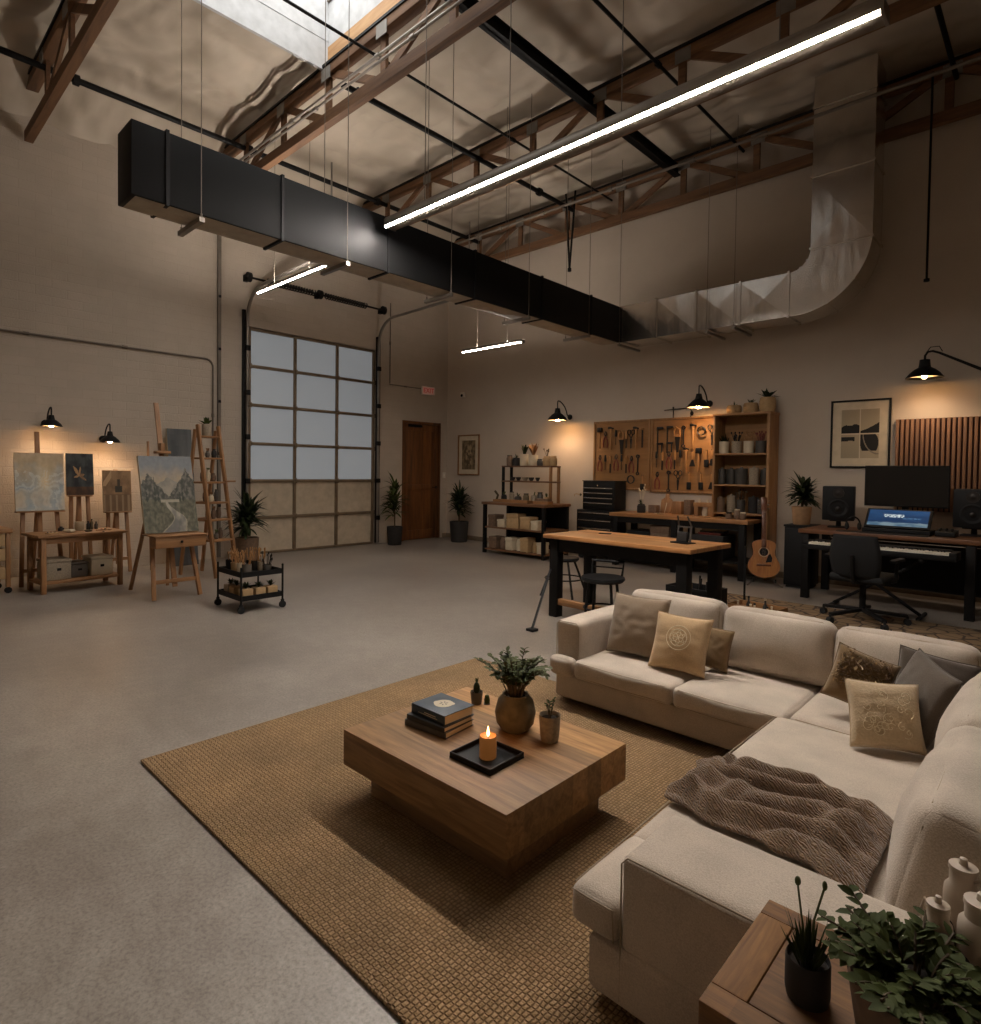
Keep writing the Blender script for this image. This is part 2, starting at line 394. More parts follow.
    def build(s, name, mat, parent=None, loc=None, rot=None, smooth=True, angle=38, solid=0.):
        bmesh.ops.recalc_face_normals(s.bm, faces=list(s.bm.faces)) if not getattr(s, 'keep', False) else None
        me = bpy.data.meshes.new(name); s.bm.to_mesh(me); s.bm.free()
        for mm in (mat if isinstance(mat, (list, tuple)) else [mat]): me.materials.append(M[mm] if isinstance(mm, str) else mm)
        if smooth and len(me.polygons):
            me.polygons.foreach_set('use_smooth', [True]*len(me.polygons)); me.set_sharp_from_angle(angle=math.radians(angle))
        o = bpy.data.objects.new(name, me); COL.objects.link(o)
        if loc is not None: o.location = loc
        if rot is not None: o.rotation_euler = rot
        if parent is not None: o.parent = parent
        if solid:
            md = o.modifiers.new('thickness', 'SOLIDIFY'); md.thickness = solid; md.offset = 0
        return o
def tag(o, label, cat, group=None, kind=None):
    if label: o['label'] = label
    if cat: o['category'] = cat
    if group: o['group'] = group
    if kind: o['kind'] = kind
    return o
def thing(name, label, cat, loc=(0, 0, 0), rz=0., group=None):
    o = bpy.data.objects.new(name, None); COL.objects.link(o); o.location = loc; o.rotation_euler = (0, 0, rz)
    o.empty_display_size = .05
    return tag(o, label, cat, group)
def struct(o, label=None):
    o['kind'] = 'structure'
    if label: o['label'] = label
    return o
def kids(o): return [c for c in COL.objects if c.parent == o]
def dup(root, loc=None, rz=None, label=None, group=None):
    def rec(o, p):
        c = o.copy(); COL.objects.link(c)
        if p is not None: c.parent = p
        for ch in list(o.children): rec(ch, c)
        return c
    r = rec(root, None)
    if loc is not None: r.location = loc
    if rz is not None: r.rotation_euler = (0, 0, rz)
    if label: r['label'] = label
    if group: r['group'] = group
    return r
def picture(name, w, h, fn, mat, parent, m4, nx=56, ny=56):
    """a painted sheet w x h in its own xz plane (facing -y), coloured by fn(u, v), u and v from 0 to 1"""
    bm = bmesh.new(); lay = bm.loops.layers.float_color.new('paint'); g = []
    for j in range(ny+1): g.append([bm.verts.new(((i/nx-.5)*w, 0, j/ny*h)) for i in range(nx+1)])
    for j in range(ny):
        for i in range(nx):
            f = bm.faces.new([g[j][i], g[j][i+1], g[j+1][i+1], g[j+1][i]])
            c = lin(fn((i+.5)/nx, (j+.5)/ny))
            for l in f.loops: l[lay] = (*c, 1)
    bm.transform(m4)
    me = bpy.data.meshes.new(name); bm.to_mesh(me); bm.free(); me.materials.append(M[mat])
    o = bpy.data.objects.new(name, me); COL.objects.link(o)
    if parent is not None: o.parent = parent
    return o
def fr(u, v, s=3., seed=0.): return noise.fractal(Vector((u*s+seed, v*s-seed, seed)), 1., 2., 4)
def mix(a, b, t):
    t = max(0, min(1, t)); return tuple(x+(y-x)*t for x, y in zip(a, b))
def lamp(kind, name, loc, energy, color, **kw):
    l = bpy.data.lights.new(name, kind); l.energy = energy; l.color = color
    o = bpy.data.objects.new(name, l); COL.objects.link(o); o.location = loc
    for k, v in kw.items():
        if hasattr(l, k): setattr(l, k, v)
        else: setattr(o, k, v)
    return o
# ================================================================== camera
F_PX, CXP, CYP, H_CAM = 611., 490.5, 486.4, 1.4
yaw = math.atan2(1065-490.5, F_PX); pitch = math.radians(1.4); roll = math.radians(.75)
cd = bpy.data.cameras.new('camera'); cam = bpy.data.objects.new('camera', cd); COL.objects.link(cam)
F0 = Vector((-math.sin(yaw), math.cos(yaw), 0)); R0 = Vector((math.cos(yaw), math.sin(yaw), 0)); U0 = Vector((0, 0, 1))
Fv = F0*math.cos(pitch)-U0*math.sin(pitch); Uv = U0*math.cos(pitch)+F0*math.sin(pitch)
Rr = R0*math.cos(roll)+Uv*math.sin(roll); Ur = Uv*math.cos(roll)-R0*math.sin(roll)
mw = Matrix((Rr, Ur, -Fv)).transposed().to_4x4(); mw.translation = (0, 0, H_CAM); cam.matrix_world = mw
cd.sensor_fit = 'VERTICAL'; cd.sensor_height = 36.; cd.lens = F_PX/1024*36.
cd.shift_y = -(512-CYP)/1024; cd.shift_x = 0; cd.clip_start = .05
S.camera = cam

# ================================================================== room shell
EX, SY = 3.2, -3.6                      # the two walls behind the viewer
b = MB(); b.bb(WX-.2, EX+.2, SY-.2, WY+.2, -.15, 0); struct(b.build('floor', 'floor', smooth=False), 'grey polished concrete floor with worn lighter patches')
GY0, GY1, GZ = 4.46, 6.93, 3.66        # garage opening
DY0, DY1, DZ = 7.575, 8.585, 2.39      # door opening
b = MB()
b.bb(WX-.2, WX, SY, GY0, 0, 6.3); b.bb(WX-.2, WX, GY0, GY1, GZ, 6.3); b.bb(WX-.2, WX, GY1, DY0, 0, 6.3)
b.bb(WX-.2, WX, DY0, DY1, DZ, 6.3); b.bb(WX-.2, WX, DY1, WY+.2, 0, 6.3)
struct(b.build('wall_left', 'wall_left', smooth=False), 'painted beige block wall with the sectional garage door')
b = MB(); b.bb(WX-.2, EX+.2, WY, WY+.2, 0, 6.3); struct(b.build('wall_back', 'wall_back', smooth=False), 'warm beige plaster wall behind the workbenches')
b = MB(); b.bb(EX, EX+.2, SY, WY, 0, 6.3); struct(b.build('wall_right', 'wall_back', smooth=False))
b = MB(); b.bb(WX-.2, EX+.2, SY-.2, SY, 0, 6.3); struct(b.build('wall_front', 'wall_back', smooth=False))
b = MB(); b.bb(WX, EX, WY-.012, WY, 0, .09, .004); struct(b.build('baseboard_back', 'trim'))
b = MB(); b.bb(WX, WX+.012, DY1+.07, WY, 0, .09, .004); struct(b.build('baseboard_left', 'trim'))
# ceiling: foil faced insulation, sagging between the joists; open at the skylight
SKX0, SKX1, SKY0, SKY1 = -6.37, -3.5, 1.80, 3.93
def axis(a, b_, n, marks):
    v = [a+(b_-a)*i/n for i in range(n+1)]
    for m in marks:
        k = min(range(len(v)), key=lambda i: abs(v[i]-m)); v[k] = m
    return v
xs = axis(WX, EX, 220, (SKX0, SKX1)); ys = axis(SY, WY, 210, (SKY0, SKY1))
bm = bmesh.new(); g = []
for y in ys:
    row = []
    for x in xs:
        e = max(0., 1-(x-WX)/.9)
        z = CEIL-.50*e**1.6
        s = abs(math.sin(PI*(x-WX)/1.22+.5*noise.noise(Vector((x, y*.6, 3)))))
        dk = max(SKX0-x, x-SKX1, SKY0-y, y-SKY1, 0.); q = min(1, dk/.7); q = .1+.9*q*q*(3-2*q)
        z += q*(-.060*(s**.5)+.05)
        z += q*(.045*noise.fractal(Vector((x*1.1, y*1.1, 1.7)), 1., 2.1, 4)+.022*abs(noise.noise(Vector((x*3.4, y*2.2, 5.7)))))
        wr = 1-abs(noise.noise(Vector((x*1.5+4, y*3.2, 9))))
        z += q*.035*(wr**6)
        row.append(bm.verts.new((x, y, min(z, 6.27))))
    g.append(row)
for j in range(len(ys)-1):
    for i in range(len(xs)-1):
        if SKX0-1e-6 <= xs[i] and xs[i+1] <= SKX1+1e-6 and SKY0-1e-6 <= ys[j] and ys[j+1] <= SKY1+1e-6: continue
        bm.faces.new([g[j][i], g[j][i+1], g[j+1][i+1], g[j+1][i]])
b = MB(); b.bm.free(); b.bm = bm
o = b.build('ceiling', 'foil', angle=80); struct(o, 'crinkled foil faced insulation between the roof joists')
# roof deck above, with the same opening, so no light leaks in
b = MB()
b.bb(WX-.2, SKX0-.04, SY-.2, WY+.2, 6.30, 6.42); b.bb(SKX1+.04, EX+.2, SY-.2, WY+.2, 6.30, 6.42)
b.bb(SKX0-.04, SKX1+.04, SKY1+.04, WY+.2, 6.30, 6.42); b.bb(SKX0-.04, SKX1+.04, SY-.2, SKY0-.04, 6.30, 6.42)
struct(b.build('ceiling_deck', 'steel_dark', smooth=False))
# skylight
sk = bpy.data.objects.new('window_1', None); COL.objects.link(sk); sk.location = (0, 0, 0); struct(sk, 'white walled skylight with daylight above the second truss')
b = MB(); z0, z1 = 6.02, 6.86
b.bb(SKX0-.04, SKX0, SKY0, SKY1, z0, z1); b.bb(SKX1, SKX1+.04, SKY0, SKY1, z0, z1); b.bb(SKX0, SKX1, SKY0-.04, SKY0, z0, z1)
b.bb(SKX0-.04, SKX1+.04, SKY1, SKY1+.04, 6.30, z1)
for zz in (6.36, ): b.bb(SKX0, SKX0+.006, SKY0, SKY1, zz, zz+.008)
b.build('well', 'white_well', sk, smooth=False)
b = MB(); b.bb(SKX0-.04, SKX1+.04, SKY1-.01, SKY1+.05, 5.985, 6.30); b.bb(SKX0-.04, SKX1+.04, SKY1-.016, SKY1-.008, 6.14, 6.146)
b.build('curb_board', 'curb_wood', sk, smooth=False)
b = MB(); b.bb(SKX0-.04, SKX1+.04, SKY0-.04, SKY1+.04, z1, z1+.03); b.build('glazing', 'sky_panel', sk, smooth=False)
for x in (SKX0+.95, SKX0+1.9):
    b = MB(); b.bb(x-.02, x+.02, SKY0, SKY1, z1-.05, z1); b.build('glazing_bar', 'conduit', sk, smooth=False)
b = MB(); b.bb(SKX0, SKX1, 2.6, 2.64, z1-.05, z1); b.build('glazing_bar', 'conduit', sk, smooth=False)
for k in range(2):
    yy = (SKY1-.012, SKY0+.012)[k]
    b = MB(); b.bb(SKX0, SKX1, yy-.012, yy+.012, z1-.05, z1); b.build('glazing_bar', 'conduit', sk, smooth=False)

# ================================================================== roof trusses
def truss(y, label, x0=WX+.06, x1=EX-.1, wall=False):
    t = thing('roof_truss', label, 'roof truss', (0, y, 0), 0, 'timber roof trusses')
    zl, zu = 5.40, 5.93
    b = MB(); b.bb(x0, x1, -.045, .045, zl, zl+.125, .002); b.build('lower_chord', 'truss_wood', t, smooth=False)
    b = MB(); b.bb(x0, x1, -.06, .06, zu, zu+.10, .004); b.build('upper_chord', 'truss_wood', t)
    b = MB(); b.bb(x0, x1, -.075, .075, zu+.10, zu+.13); b.build('upper_flange', 'steel_dark', t, smooth=False)
    for k in range(13):
        x = WX+.02+k*1.055
        if x < x0 or x > x1: continue
        b = MB(); b.bar((x, 0, zl+.02), (x, 0, zu+.02), .085, .04, up=(0, 1, 0)); b.build('post', 'truss_wood', t)
        if k % 3 != 1: b = MB(); b.bar((x+.05, 0, zu+.04), (x+.98, 0, zl+.08), .04, .085); b.build('diagonal_web', 'truss_wood', t)
        if k % 3 == 1:
            b = MB(); b.bar((x+.98, 0, zu+.03), (x+.06, 0, zl+.10), .036, .085); b.build('diagonal_web', 'truss_wood', t)
        b = MB(); b.bb(x-.06, x+.12, -.068, -.0605, zu-.06, zu+.08); b.build('nail_plate', 'plate', t, smooth=False)
    return t
truss(1.63, 'orange brown timber roof truss nearest the viewer, meeting the wall above the paintings')
truss(3.92, 'timber roof truss under the far edge of the skylight, with pale conduits along it')
truss(6.36, 'dim timber roof truss half hidden behind the long linear lamp')
truss(8.58, 'dark timber roof truss running along the back wall')
# conduits that run along the trusses
def pipe(name, label, cat, a, c, r, mat='conduit', group=None, clamps=()):
    t = thing('mounted_'+name if name == 'conduit' else name, label, cat, a, 0, group); d = Vector(c)-Vector(a)
    b = MB(); b.cyl((0, 0, 0), d, r, seg=10); b.build('tube', mat, t)
    for k in clamps:
        p = d*k; q = d.normalized(); b = MB(); b.cyl(p-q*.03, p+q*.03, r*1.7, seg=10); b.build('coupling', mat, t)
    return t
pipe('conduit', 'upper of two pale conduits on the skylight truss', 'conduit', (-8.7, 3.79, 5.62), (2.9, 3.79, 5.62), .016, 'galv_dull', 'conduits on the skylight truss', (.15, .3, .45, .6))
pipe('conduit', 'lower of two pale conduits on the skylight truss', 'conduit', (-8.7, 3.77, 5.53), (2.9, 3.77, 5.53), .014, 'galv_dull', 'conduits on the skylight truss', (.2, .35, .5))
pipe('conduit', 'long thin pale conduit crossing in front of the silver vertical duct', 'conduit', (-8.35, 7.6, 5.47), (2.9, 7.6, 5.47), .02, 'conduit', None, (.12, .2, .31, .42, .5))
# dark pipes along the roof
for x, r, lab, nm in ((-8.45, .036, 'dark steel pipe over the black duct, passing the nearest truss', 'steel_pipe'), (-6.22, .035, 'dark steel pipe below the skylight edge, from the second truss to the back', 'steel_pipe'),
                  (-5.45, .016, 'thin dark rod pipe crossing the skylight opening', 'steel_pipe'), (-3.35, .02, 'thin dark pipe at the right, crossing above the long linear lamp', 'steel_pipe'), (-1.0, .025, 'dark pipe high up by the silver duct top', 'steel_pipe')):
    pipe(nm, lab, 'pipe', (x, 4.02 if x == -6.22 else SY+.05, 5.86 if x != -5.45 else 5.80), (x, WY-.2, 5.86 if x != -5.45 else 5.80), r, 'steel_dark', None, (.05, .62, .8) if x == -6.22 else (.33, .45, .62, .8))
t = thing('roof_girder', 'black steel girder running along the roof past the long linear lamp', 'girder', (-4.32, 0, 5.86))
b = MB(); b.bb(-.05, .05, SY+.05, WY-.2, .09, .105); b.bb(-.05, .05, SY+.05, WY-.2, -.04, -.025); b.build('flange', 'steel_dark', t, smooth=False)
b = MB(); b.bb(-.012, .012, SY+.05, WY-.2, -.04, .10); b.build('web', 'steel_dark', t, smooth=False)

# ================================================================== ducts
DX, DY, DZ0, DZ1 = -4.884, 7.95, 3.34, 3.87
t = thing('hanging_air_duct', 'long black rectangular air duct hung below the trusses', 'air duct', (DX, 0, 0))
W = .31
b = MB(); b.bb(-W, 0, 1.43, DY-.002, DZ0, DZ1, .006)
for k in range(6):                                   # cross-broken sheet panels
    y0 = 1.43+k*1.087
for y in (1.67, 2.58, 3.69, 4.9, 6.1, 7.2):
    b.bb(-W-.012, .012, y-.012, y+.012, DZ0-.012, DZ1+.012)
b.build('duct_body', 'black_duct', t)
b = MB()
ys_ = (1.44, 2.57, 3.68, 4.89, 6.09, 7.94)
for a, c in zip(ys_, ys_[1:]):                       # plain underside sheets, each pressed to a shallow point
    bm = b.bm; m_ = (a+c)/2
    q = [bm.verts.new(p) for p in ((-W+.01, a+.02, DZ0-.004), (-.01, a+.02, DZ0-.004), (-.01, c-.02, DZ0-.004), (-W+.01, c-.02, DZ0-.004), (-W/2, m_, DZ0-.03))]
    for i in range(4): bm.faces.new([q[i], q[(i+1) % 4], q[4]])
b.build('underside_sheet', 'sheet_tan', t, smooth=False)
for y in (1.9, 3.2, 4.5, 5.8, 7.1):
    b = MB(); b.bb(-W-.08, .05, y-.02, y+.02, DZ0-.07, DZ0-.035); b.build('support_bar', 'galv_dull', t, smooth=False)
def rod(x, y, z0, z1, label, group, r=.0035, mat='conduit'):
    b = MB(); b.cyl((0, 0, 0), (0, 0, z1-z0), r, seg=8); b.lathe([(0, 0), (r*2.4, 0), (r*2.4, .03), (0, .03)], seg=8)
    return tag(b.build('hanger_rod', mat, None, (x, y, z0)), label, 'hanger rod', group)
for i, y in enumerate((1.9, 3.2, 4.5, 5.8, 7.1)):
    w = ('nearest the duct end', 'second from its end', 'in the middle of the duct', 'second from silver duct', 'nearest the silver duct')[i]
    rod(DX+.035, y, DZ0-.035, 6.0, f'thin rod on the room side of the black duct, {w}', 'rods holding the black duct')
    rod(DX-W-.05, y, DZ0-.035, 6.0, f'thin rod on the wall side of the black duct, {w}', 'rods holding the black duct')
# silver duct: along the back wall, elbow, then up through the roof
t = thing('hanging_air_duct', 'shiny galvanised duct with an elbow rising to the roof', 'air duct', (0, 0, 0))
D2 = .46; X0, X1, X2 = DX+.002, -2.52, -2.285; HV = .64
b = MB(); b.bb(X0, X1-.002, DY, DY+D2, DZ0, DZ1)
def cross(b, p00, p10, p11, p01, n, h):
    """a sheet pressed to a shallow pyramid, as on cross-broken ducts"""
    bm = b.bm; P_ = [Vector(p) for p in (p00, p10, p11, p01)]; c = sum(P_, Vector())/4+Vector(n)*h
    v = [bm.verts.new(p+Vector(n)*.001) for p in P_]; k = bm.verts.new(c)
    for i in range(4): bm.faces.new([v[i], v[(i+1) % 4], k])
n_ = 4; seams = [X0+(X1-X0)*k/n_ for k in range(n_+1)]
for a, c in zip(seams, seams[1:]):
    cross(b, (a, DY, DZ0), (c, DY, DZ0), (c, DY, DZ1), (a, DY, DZ1), (0, -1, 0), .014)
    cross(b, (a, DY, DZ0), (c, DY, DZ0), (c, DY+D2, DZ0), (a, DY+D2, DZ0), (0, 0, -1), .02)
b.build('horizontal_run', 'galv', t, smooth=False)
for x in seams[1:]:
    b = MB(); b.bb(x-.012, x+.012, DY-.018, DY+D2+.018, DZ0-.018, DZ1+.018); b.build('seam_flange', 'galv', t, smooth=False)
# elbow: inner radius about (X1, zi)
ri, ro = .235, .235+DZ1-DZ0; cxe, cze = X1, DZ1+ri
b = MB(); bm = b.bm; ring = []
for k in range(15):
    a = PI/2*k/14
    pts = []
    for r_, yy in ((ri, DY), (ro+(HV-(DZ1-DZ0))*k/14, DY), (ro+(HV-(DZ1-DZ0))*k/14, DY+D2), (ri, DY+D2)):
        pts.append(bm.verts.new((cxe+r_*math.sin(a), yy, cze-r_*math.cos(a))))
    ring.append(pts)
for A, B in zip(ring, ring[1:]):
    for k in range(4): bm.faces.new([A[k], A[(k+1) % 4], B[(k+1) % 4], B[k]])
b.build('elbow', 'galv', t, angle=25)
for k in (5, 9):
    a = PI/2*k/14; r1 = ro+(HV-(DZ1-DZ0))*k/14
    b = MB(); b.bar((cxe+(ri-.01)*math.sin(a), DY+D2/2, cze-(ri-.01)*math.cos(a)), (cxe+(r1+.01)*math.sin(a), DY+D2/2, cze-(r1+.01)*math.cos(a)), D2+.02, .014, up=(-math.cos(a), 0, -math.sin(a))); b.build('seam_flange', 'galv', t, smooth=False)
b = MB(); VX0, VX1 = cxe+ri, cxe+ri+HV
b.bb(VX0, VX1, DY, DY+D2, cze+.002, 6.12)
for a, c in ((cze, 4.95), (4.95, 5.75)):
    cross(b, (VX0, DY, a), (VX1, DY, a), (VX1, DY, c), (VX0, DY, c), (0, -1, 0), .013)
    cross(b, (VX1, DY, a), (VX1, DY+D2, a), (VX1, DY+D2, c), (VX1, DY, c), (1, 0, 0), .02)
b.build('riser', 'galv', t, smooth=False)
for z in (cze, 4.95, 5.75):
    b = MB(); b.bb(VX0-.014, VX1+.014, DY-.014, DY+D2+.014, z-.012, z+.012); b.build('seam_flange', 'galv', t, smooth=False)
for i, x in enumerate((-4.86, -3.53, -3.17)):
    w = ('at the joint with the black duct', 'over its middle', 'nearest the elbow')[i]
    b = MB(); b.bb(-.02, .02, -.06, D2+.08, -.06, -.03); tag(b.build('hanging_support', 'galv_dull', None, (x, DY, DZ0), smooth=False), f'small steel bar under the silver duct {w}', 'support bar', 'bars under the silver duct')
    rod(x, DY-.04, DZ0-.03, 6.0, f'thin steel rod holding the silver duct {w}', 'rods holding the silver duct')
rod(-1.19, 8.35, 3.59, 5.9, 'black drop rod hanging by the back wall, right of the silver duct', None, .012, 'steel_dark')
t = thing('hanging_bracket', 'black V shaped bracket hanging in front of the back wall beam', 'bracket', (-5.78, 7.9, 4.6))
for s in (-1, 1):
    b = MB(); b.cyl((0, 0, 0), (s*.09, 0, 1.2), .016, seg=8); b.build('arm', 'steel_dark', t)
b = MB(); b.lathe([(0, -.03), (.03, -.03), (.03, .02), (0, .02)], seg=10); b.build('foot', 'steel_dark', t)

# ================================================================== linear lamps
def linear(label, x0, x1, y, z, w, h, mat, ztop, nrod, group, gr=.0035, up=True, share=.36):
    t = thing('linear_lamp', label, 'linear lamp', ((x0+x1)/2, y, z), 0, group); L = x1-x0
    b = MB(); b.bb(-L/2, L/2, -w/2, w/2, .012, h, .004)
    for s in (-1, 1): b.bb(-L/2, L/2, s*(w/2-.0015)-.0015, s*(w/2-.0015)+.0015, h-.002, h+.014)
    b.build('housing', 'galv_dull', t)
    sw = w*share                                           # a narrow lit strip along the room edge of the underside
    b = MB(); b.bb(-L/2+.01, L/2-.01, -w/2+.006, -w/2+sw, -.001, .0115, .001); b.build('diffuser', mat, t)
    b = MB(); b.bb(-L/2+.01, L/2-.01, -w/2+sw+.002, w/2-.002, -.002, .0115, .002); b.build('reflector', 'conduit', t)
    if up: b = MB(); b.bb(-L/2+.03, L/2-.03, -w*.3, w*.3, h+.0005, h+.008); b.build('added_uplight', 'added_uplight', t, smooth=False)  # unseen glowing strip added on the housing top to brighten the ceiling
    for s in (-1, 1):
        b = MB(); b.bb(s*L/2-.008, s*L/2+.008, -w/2-.004, w/2+.004, -.006, h+.004); b.build('end_cap', 'galv_dull', t, smooth=False)
    for k in range(nrod):
        x = -L/2+L*(k+.5)/nrod
        b = MB(); b.cyl((x, 0, h), (x, 0, ztop-z), gr, seg=8); b.build('hanging_wire', 'conduit', t)
        b = MB(); b.lathe([(0, 0), (.018, 0), (.018, .02), (.006, .05), (0, .05)], (x, 0, h), 10); b.build('wire_clip', 'plate', t)
    return t
linear('long glowing linear lamp hung in front of the black duct end to the silver riser', -4.75, -.72, 3.607, 3.70, .125, .07, 'tube', 5.9, 4, 'linear lamps', up=False, share=.17)
linear('short glowing linear lamp above the garage door', -8.35, -6.55, 4.06, 3.86, .06, .035, 'tube_small', 5.9, 2, 'linear lamps')
linear('short glowing linear lamp farthest back, under the black duct', -7.11, -5.85, 6.877, 3.30, .06, .035, 'tube_small', 5.9, 2, 'linear lamps')

# ================================================================== garage door
gd = bpy.data.objects.new('door_1', None); COL.objects.link(gd); gd.location = (WX, 0, 0); struct(gd, 'sectional garage door with frosted panes in a brown metal grid')
gx = -.05
rz = [0, .60, 1.20, 1.80, 2.42, 3.04, 3.63]; cy_ = [GY0+.03, GY0+.83, GY0+1.65, GY1-.03]
for k, z in enumerate(rz):
    w = .05 if 0 < k < 6 else .045
    b = MB(); b.bb(gx-.02, gx+.03, GY0+.005, GY1-.005, max(0.005, z-w/2), z+w/2+ (.02 if k == 0 else 0), .004); b.build('rail', 'garage_metal', gd)
for k, y in enumerate(cy_):
    b = MB(); b.bb(gx-.02, gx+.035, y-.024, y+.024, .03, 3.64, .004); b.build('stile', 'garage_metal', gd)
for r in range(6):
    for c in range(3):
        b = MB(); b.bb(gx-.012, gx, cy_[c]+.022, cy_[c+1]-.022, rz[r]+.022, rz[r+1]-.022)
        b.build('pane', 'pane_tan' if r < 2 else 'pane_day', gd, smooth=False)
for k, z in enumerate(rz[1:-1]):
    for y in cy_:
        b = MB(); b.bb(gx+.03, gx+.05, y-.035, y+.035, z-.04, z+.04, .004); b.cyl((gx+.05, y, z-.02), (gx+.05, y, z+.02), .012, seg=8); b.build('hinge', 'garage_metal', gd)
b = MB(); b.bb(-.2, -.15, GY0-.02, GY1+.02, 0, GZ); b.build('unseen_backing', 'pane_tan', gd, smooth=False)
# tracks, springs
for i, y in enumerate((GY0-.04, GY1+.02)):
    t = thing('garage_track', ('steel garage door track beside the tall ladder shelf, curving into the room', 'steel garage door track beside the wooden door, curving into the room')[i], 'track', (WX, y, 0), 0, 'garage door tracks')
    b = MB(); pts = [(.06, 0, .02), (.06, 0, 3.75)]+[(.06+.45*(1-math.cos(a)), 0, 3.75+.45*math.sin(a)) for a in [PI/2*k/8 for k in range(1, 9)]]+[(2.5, 0, 4.24)]
    b.tube(pts, .026, 8); b.build('rail', 'galv_dull', t)
    b = MB(); b.bb(.005, .05, -.05+(-.02 if i == 0 else .02), -.0+(-.02 if i == 0 else .05), .02, 3.9, .004); b.build('angle_iron', 'steel_dark', t)
    for z in (.5, 1.2, 1.9, 2.6, 3.3):
        b = MB(); b.bb(.01, .10, -.035, .035, z-.04, z+.04, .004); b.build('bracket', 'steel_dark', t)
    b = MB(); b.cyl((2.45, 0, 4.25), (2.45, 0, 5.4), .012, seg=8); b.build('hanger', 'galv_dull', t)
t = thing('spring_shaft', 'dark torsion spring shaft above the garage door', 'spring shaft', (WX+.14, 0, 4.39))
b = MB(); b.cyl((0, GY0-.1, 0), (0, GY1+.1, 0), .018, seg=10); b.build('shaft', 'steel_dark', t)
for a, c in ((4.7, 5.55), (5.75, 6.6)):
    b = MB(); n = 120
    b.tube([(.045*math.cos(k*.9), a+(c-a)*k/n, .045*math.sin(k*.9)) for k in range(n+1)], .011, 5); b.build('spring', 'steel_dark', t)
for y in (GY0-.06, 5.65, GY1+.06):
    b = MB(); b.lathe([(0, -.03), (.075, -.03), (.075, .03), (0, .03)], (0, y, 0), 18, Matrix.Rotation(PI/2, 3, 'X')); b.bb(-.138, .0, y-.03, y+.03, -.05, .05); b.build('drum', 'steel_dark', t)

# wooden door
dd = bpy.data.objects.new('door_2', None); COL.objects.link(dd); dd.location = (WX, 0, 0); struct(dd, 'brown two panel wooden door near the corner')
b = MB(); b.bb(-.12, .012, DY0+.002, DY0+.05, 0, DZ, .004); b.bb(-.12, .012, DY1-.05, DY1-.002, 0, DZ, .004); b.bb(-.12, .012, DY0+.05, DY1-.05, DZ-.05, DZ-.002, .004); b.build('frame', 'door_wood', dd)
b = MB(); b.bb(-.2, -.15, DY0, DY1, 0, DZ); b.build('unseen_backing', 'steel_dark', dd, smooth=False)  # unseen sheet added behind the leaf to stop light leaking in below
b = MB(); b.bb(-.08, -.035, DY0+.052, DY1-.052, .008, DZ-.052, .003)
for y0, y1, z0, z1 in ((DY0+.055, DY0+.16, .01, DZ-.055), (DY1-.16, DY1-.055, .01, DZ-.055), (DY0+.16, DY1-.16, .01, .2), (DY0+.16, DY1-.16, 1.0, 1.12), (DY0+.16, DY1-.16, DZ-.19, DZ-.055)): b.bb(-.036, -.022, y0, y1, z0, z1, .003)
b.build('door_leaf', 'door_wood', dd)
b = MB(); b.lathe([(0, 0), (.026, 0), (.026, .01), (.012, .014), (.012, .045), (0, .045)], (-.022, DY1-.10, 1.06), 14, Matrix.Rotation(PI/2, 3, 'Y')); b.bar((.018, DY1-.10, 1.06), (.018, DY1-.23, 1.06), .02, .016, .004); b.build('handle', 'steel_dark', dd)
b = MB(); b.bb(-.022, .02, DY0+.16, DY0+.5, DZ-.12, DZ-.07, .004); b.build('closer', 'steel_dark', dd)
# exit sign, wall camera, switch, conduits on the block wall
t = thing('exit_sign', 'small lit exit sign above the wooden door', 'sign', (WX, 8.20, 3.02))
b = MB(); b.bb(.002, .05, -.17, .17, -.085, .085, .006); b.build('housing', 'white_plastic', t)
b = MB(); b.bb(.0505, .053, -.155, .155, -.07, .07); b.build('face', 'exit_sign', t, smooth=False)
cu = bpy.data.curves.new('lettering', 'FONT'); cu.body = 'EXIT'; cu.size = .135; cu.align_x = 'CENTER'; cu.align_y = 'CENTER'; cu.extrude = .002; cu.materials.append(M['exit_red'])
tmp_ = bpy.data.objects.new('tmp', cu); me_ = bpy.data.meshes.new_from_object(tmp_); bpy.data.objects.remove(tmp_); bpy.data.curves.remove(cu)
lo = bpy.data.objects.new('lettering', me_); COL.objects.link(lo); lo.parent = t; lo.location = (.056, 0, 0); lo.rotation_euler = (PI/2, 0, PI/2)
pipe('conduit', 'thin conduit from the garage track to the exit sign', 'conduit', (WX+.015, 7.25, 3.05), (WX+.015, 8.02, 3.05), .009, 'conduit', None, (.5,))
pipe('conduit', 'thin conduit rising above the exit sign conduit', 'conduit', (WX+.015, 7.25, 3.07), (WX+.015, 7.25, 4.6), .009, 'conduit', None, (.5,))
t = thing('mounted_conduit', 'long conduit on the block wall, bending down behind the ladder shelf', 'conduit', (WX+.02, 0, 0))
b = MB(); b.tube([(0, SY+.05, 3.05), (0, 3.78, 3.05)]+[(0, 3.78+.12*math.sin(a), 2.93+.12*math.cos(a)) for a in [PI/2*k/6 for k in range(1, 7)]]+[(0, 3.90, .3)], .014, 10); b.build('tube', 'conduit', t)
for p in ((0, .5, 3.05), (0, 1.6, 3.05), (0, 2.7, 3.05), (0, 3.9, 2.2), (0, 3.9, 1.4)):
    b = MB(); q = Vector((0, .03, 0)) if p[2] > 3 else Vector((0, 0, .03)); b.cyl(Vector(p)-q, Vector(p)+q, .022, seg=10); b.build('coupling', 'conduit', t)
t = thing('strut_channel', 'tall steel strut on the block wall, from ladder shelf to roof', 'strut', (WX, 3.99, .02))
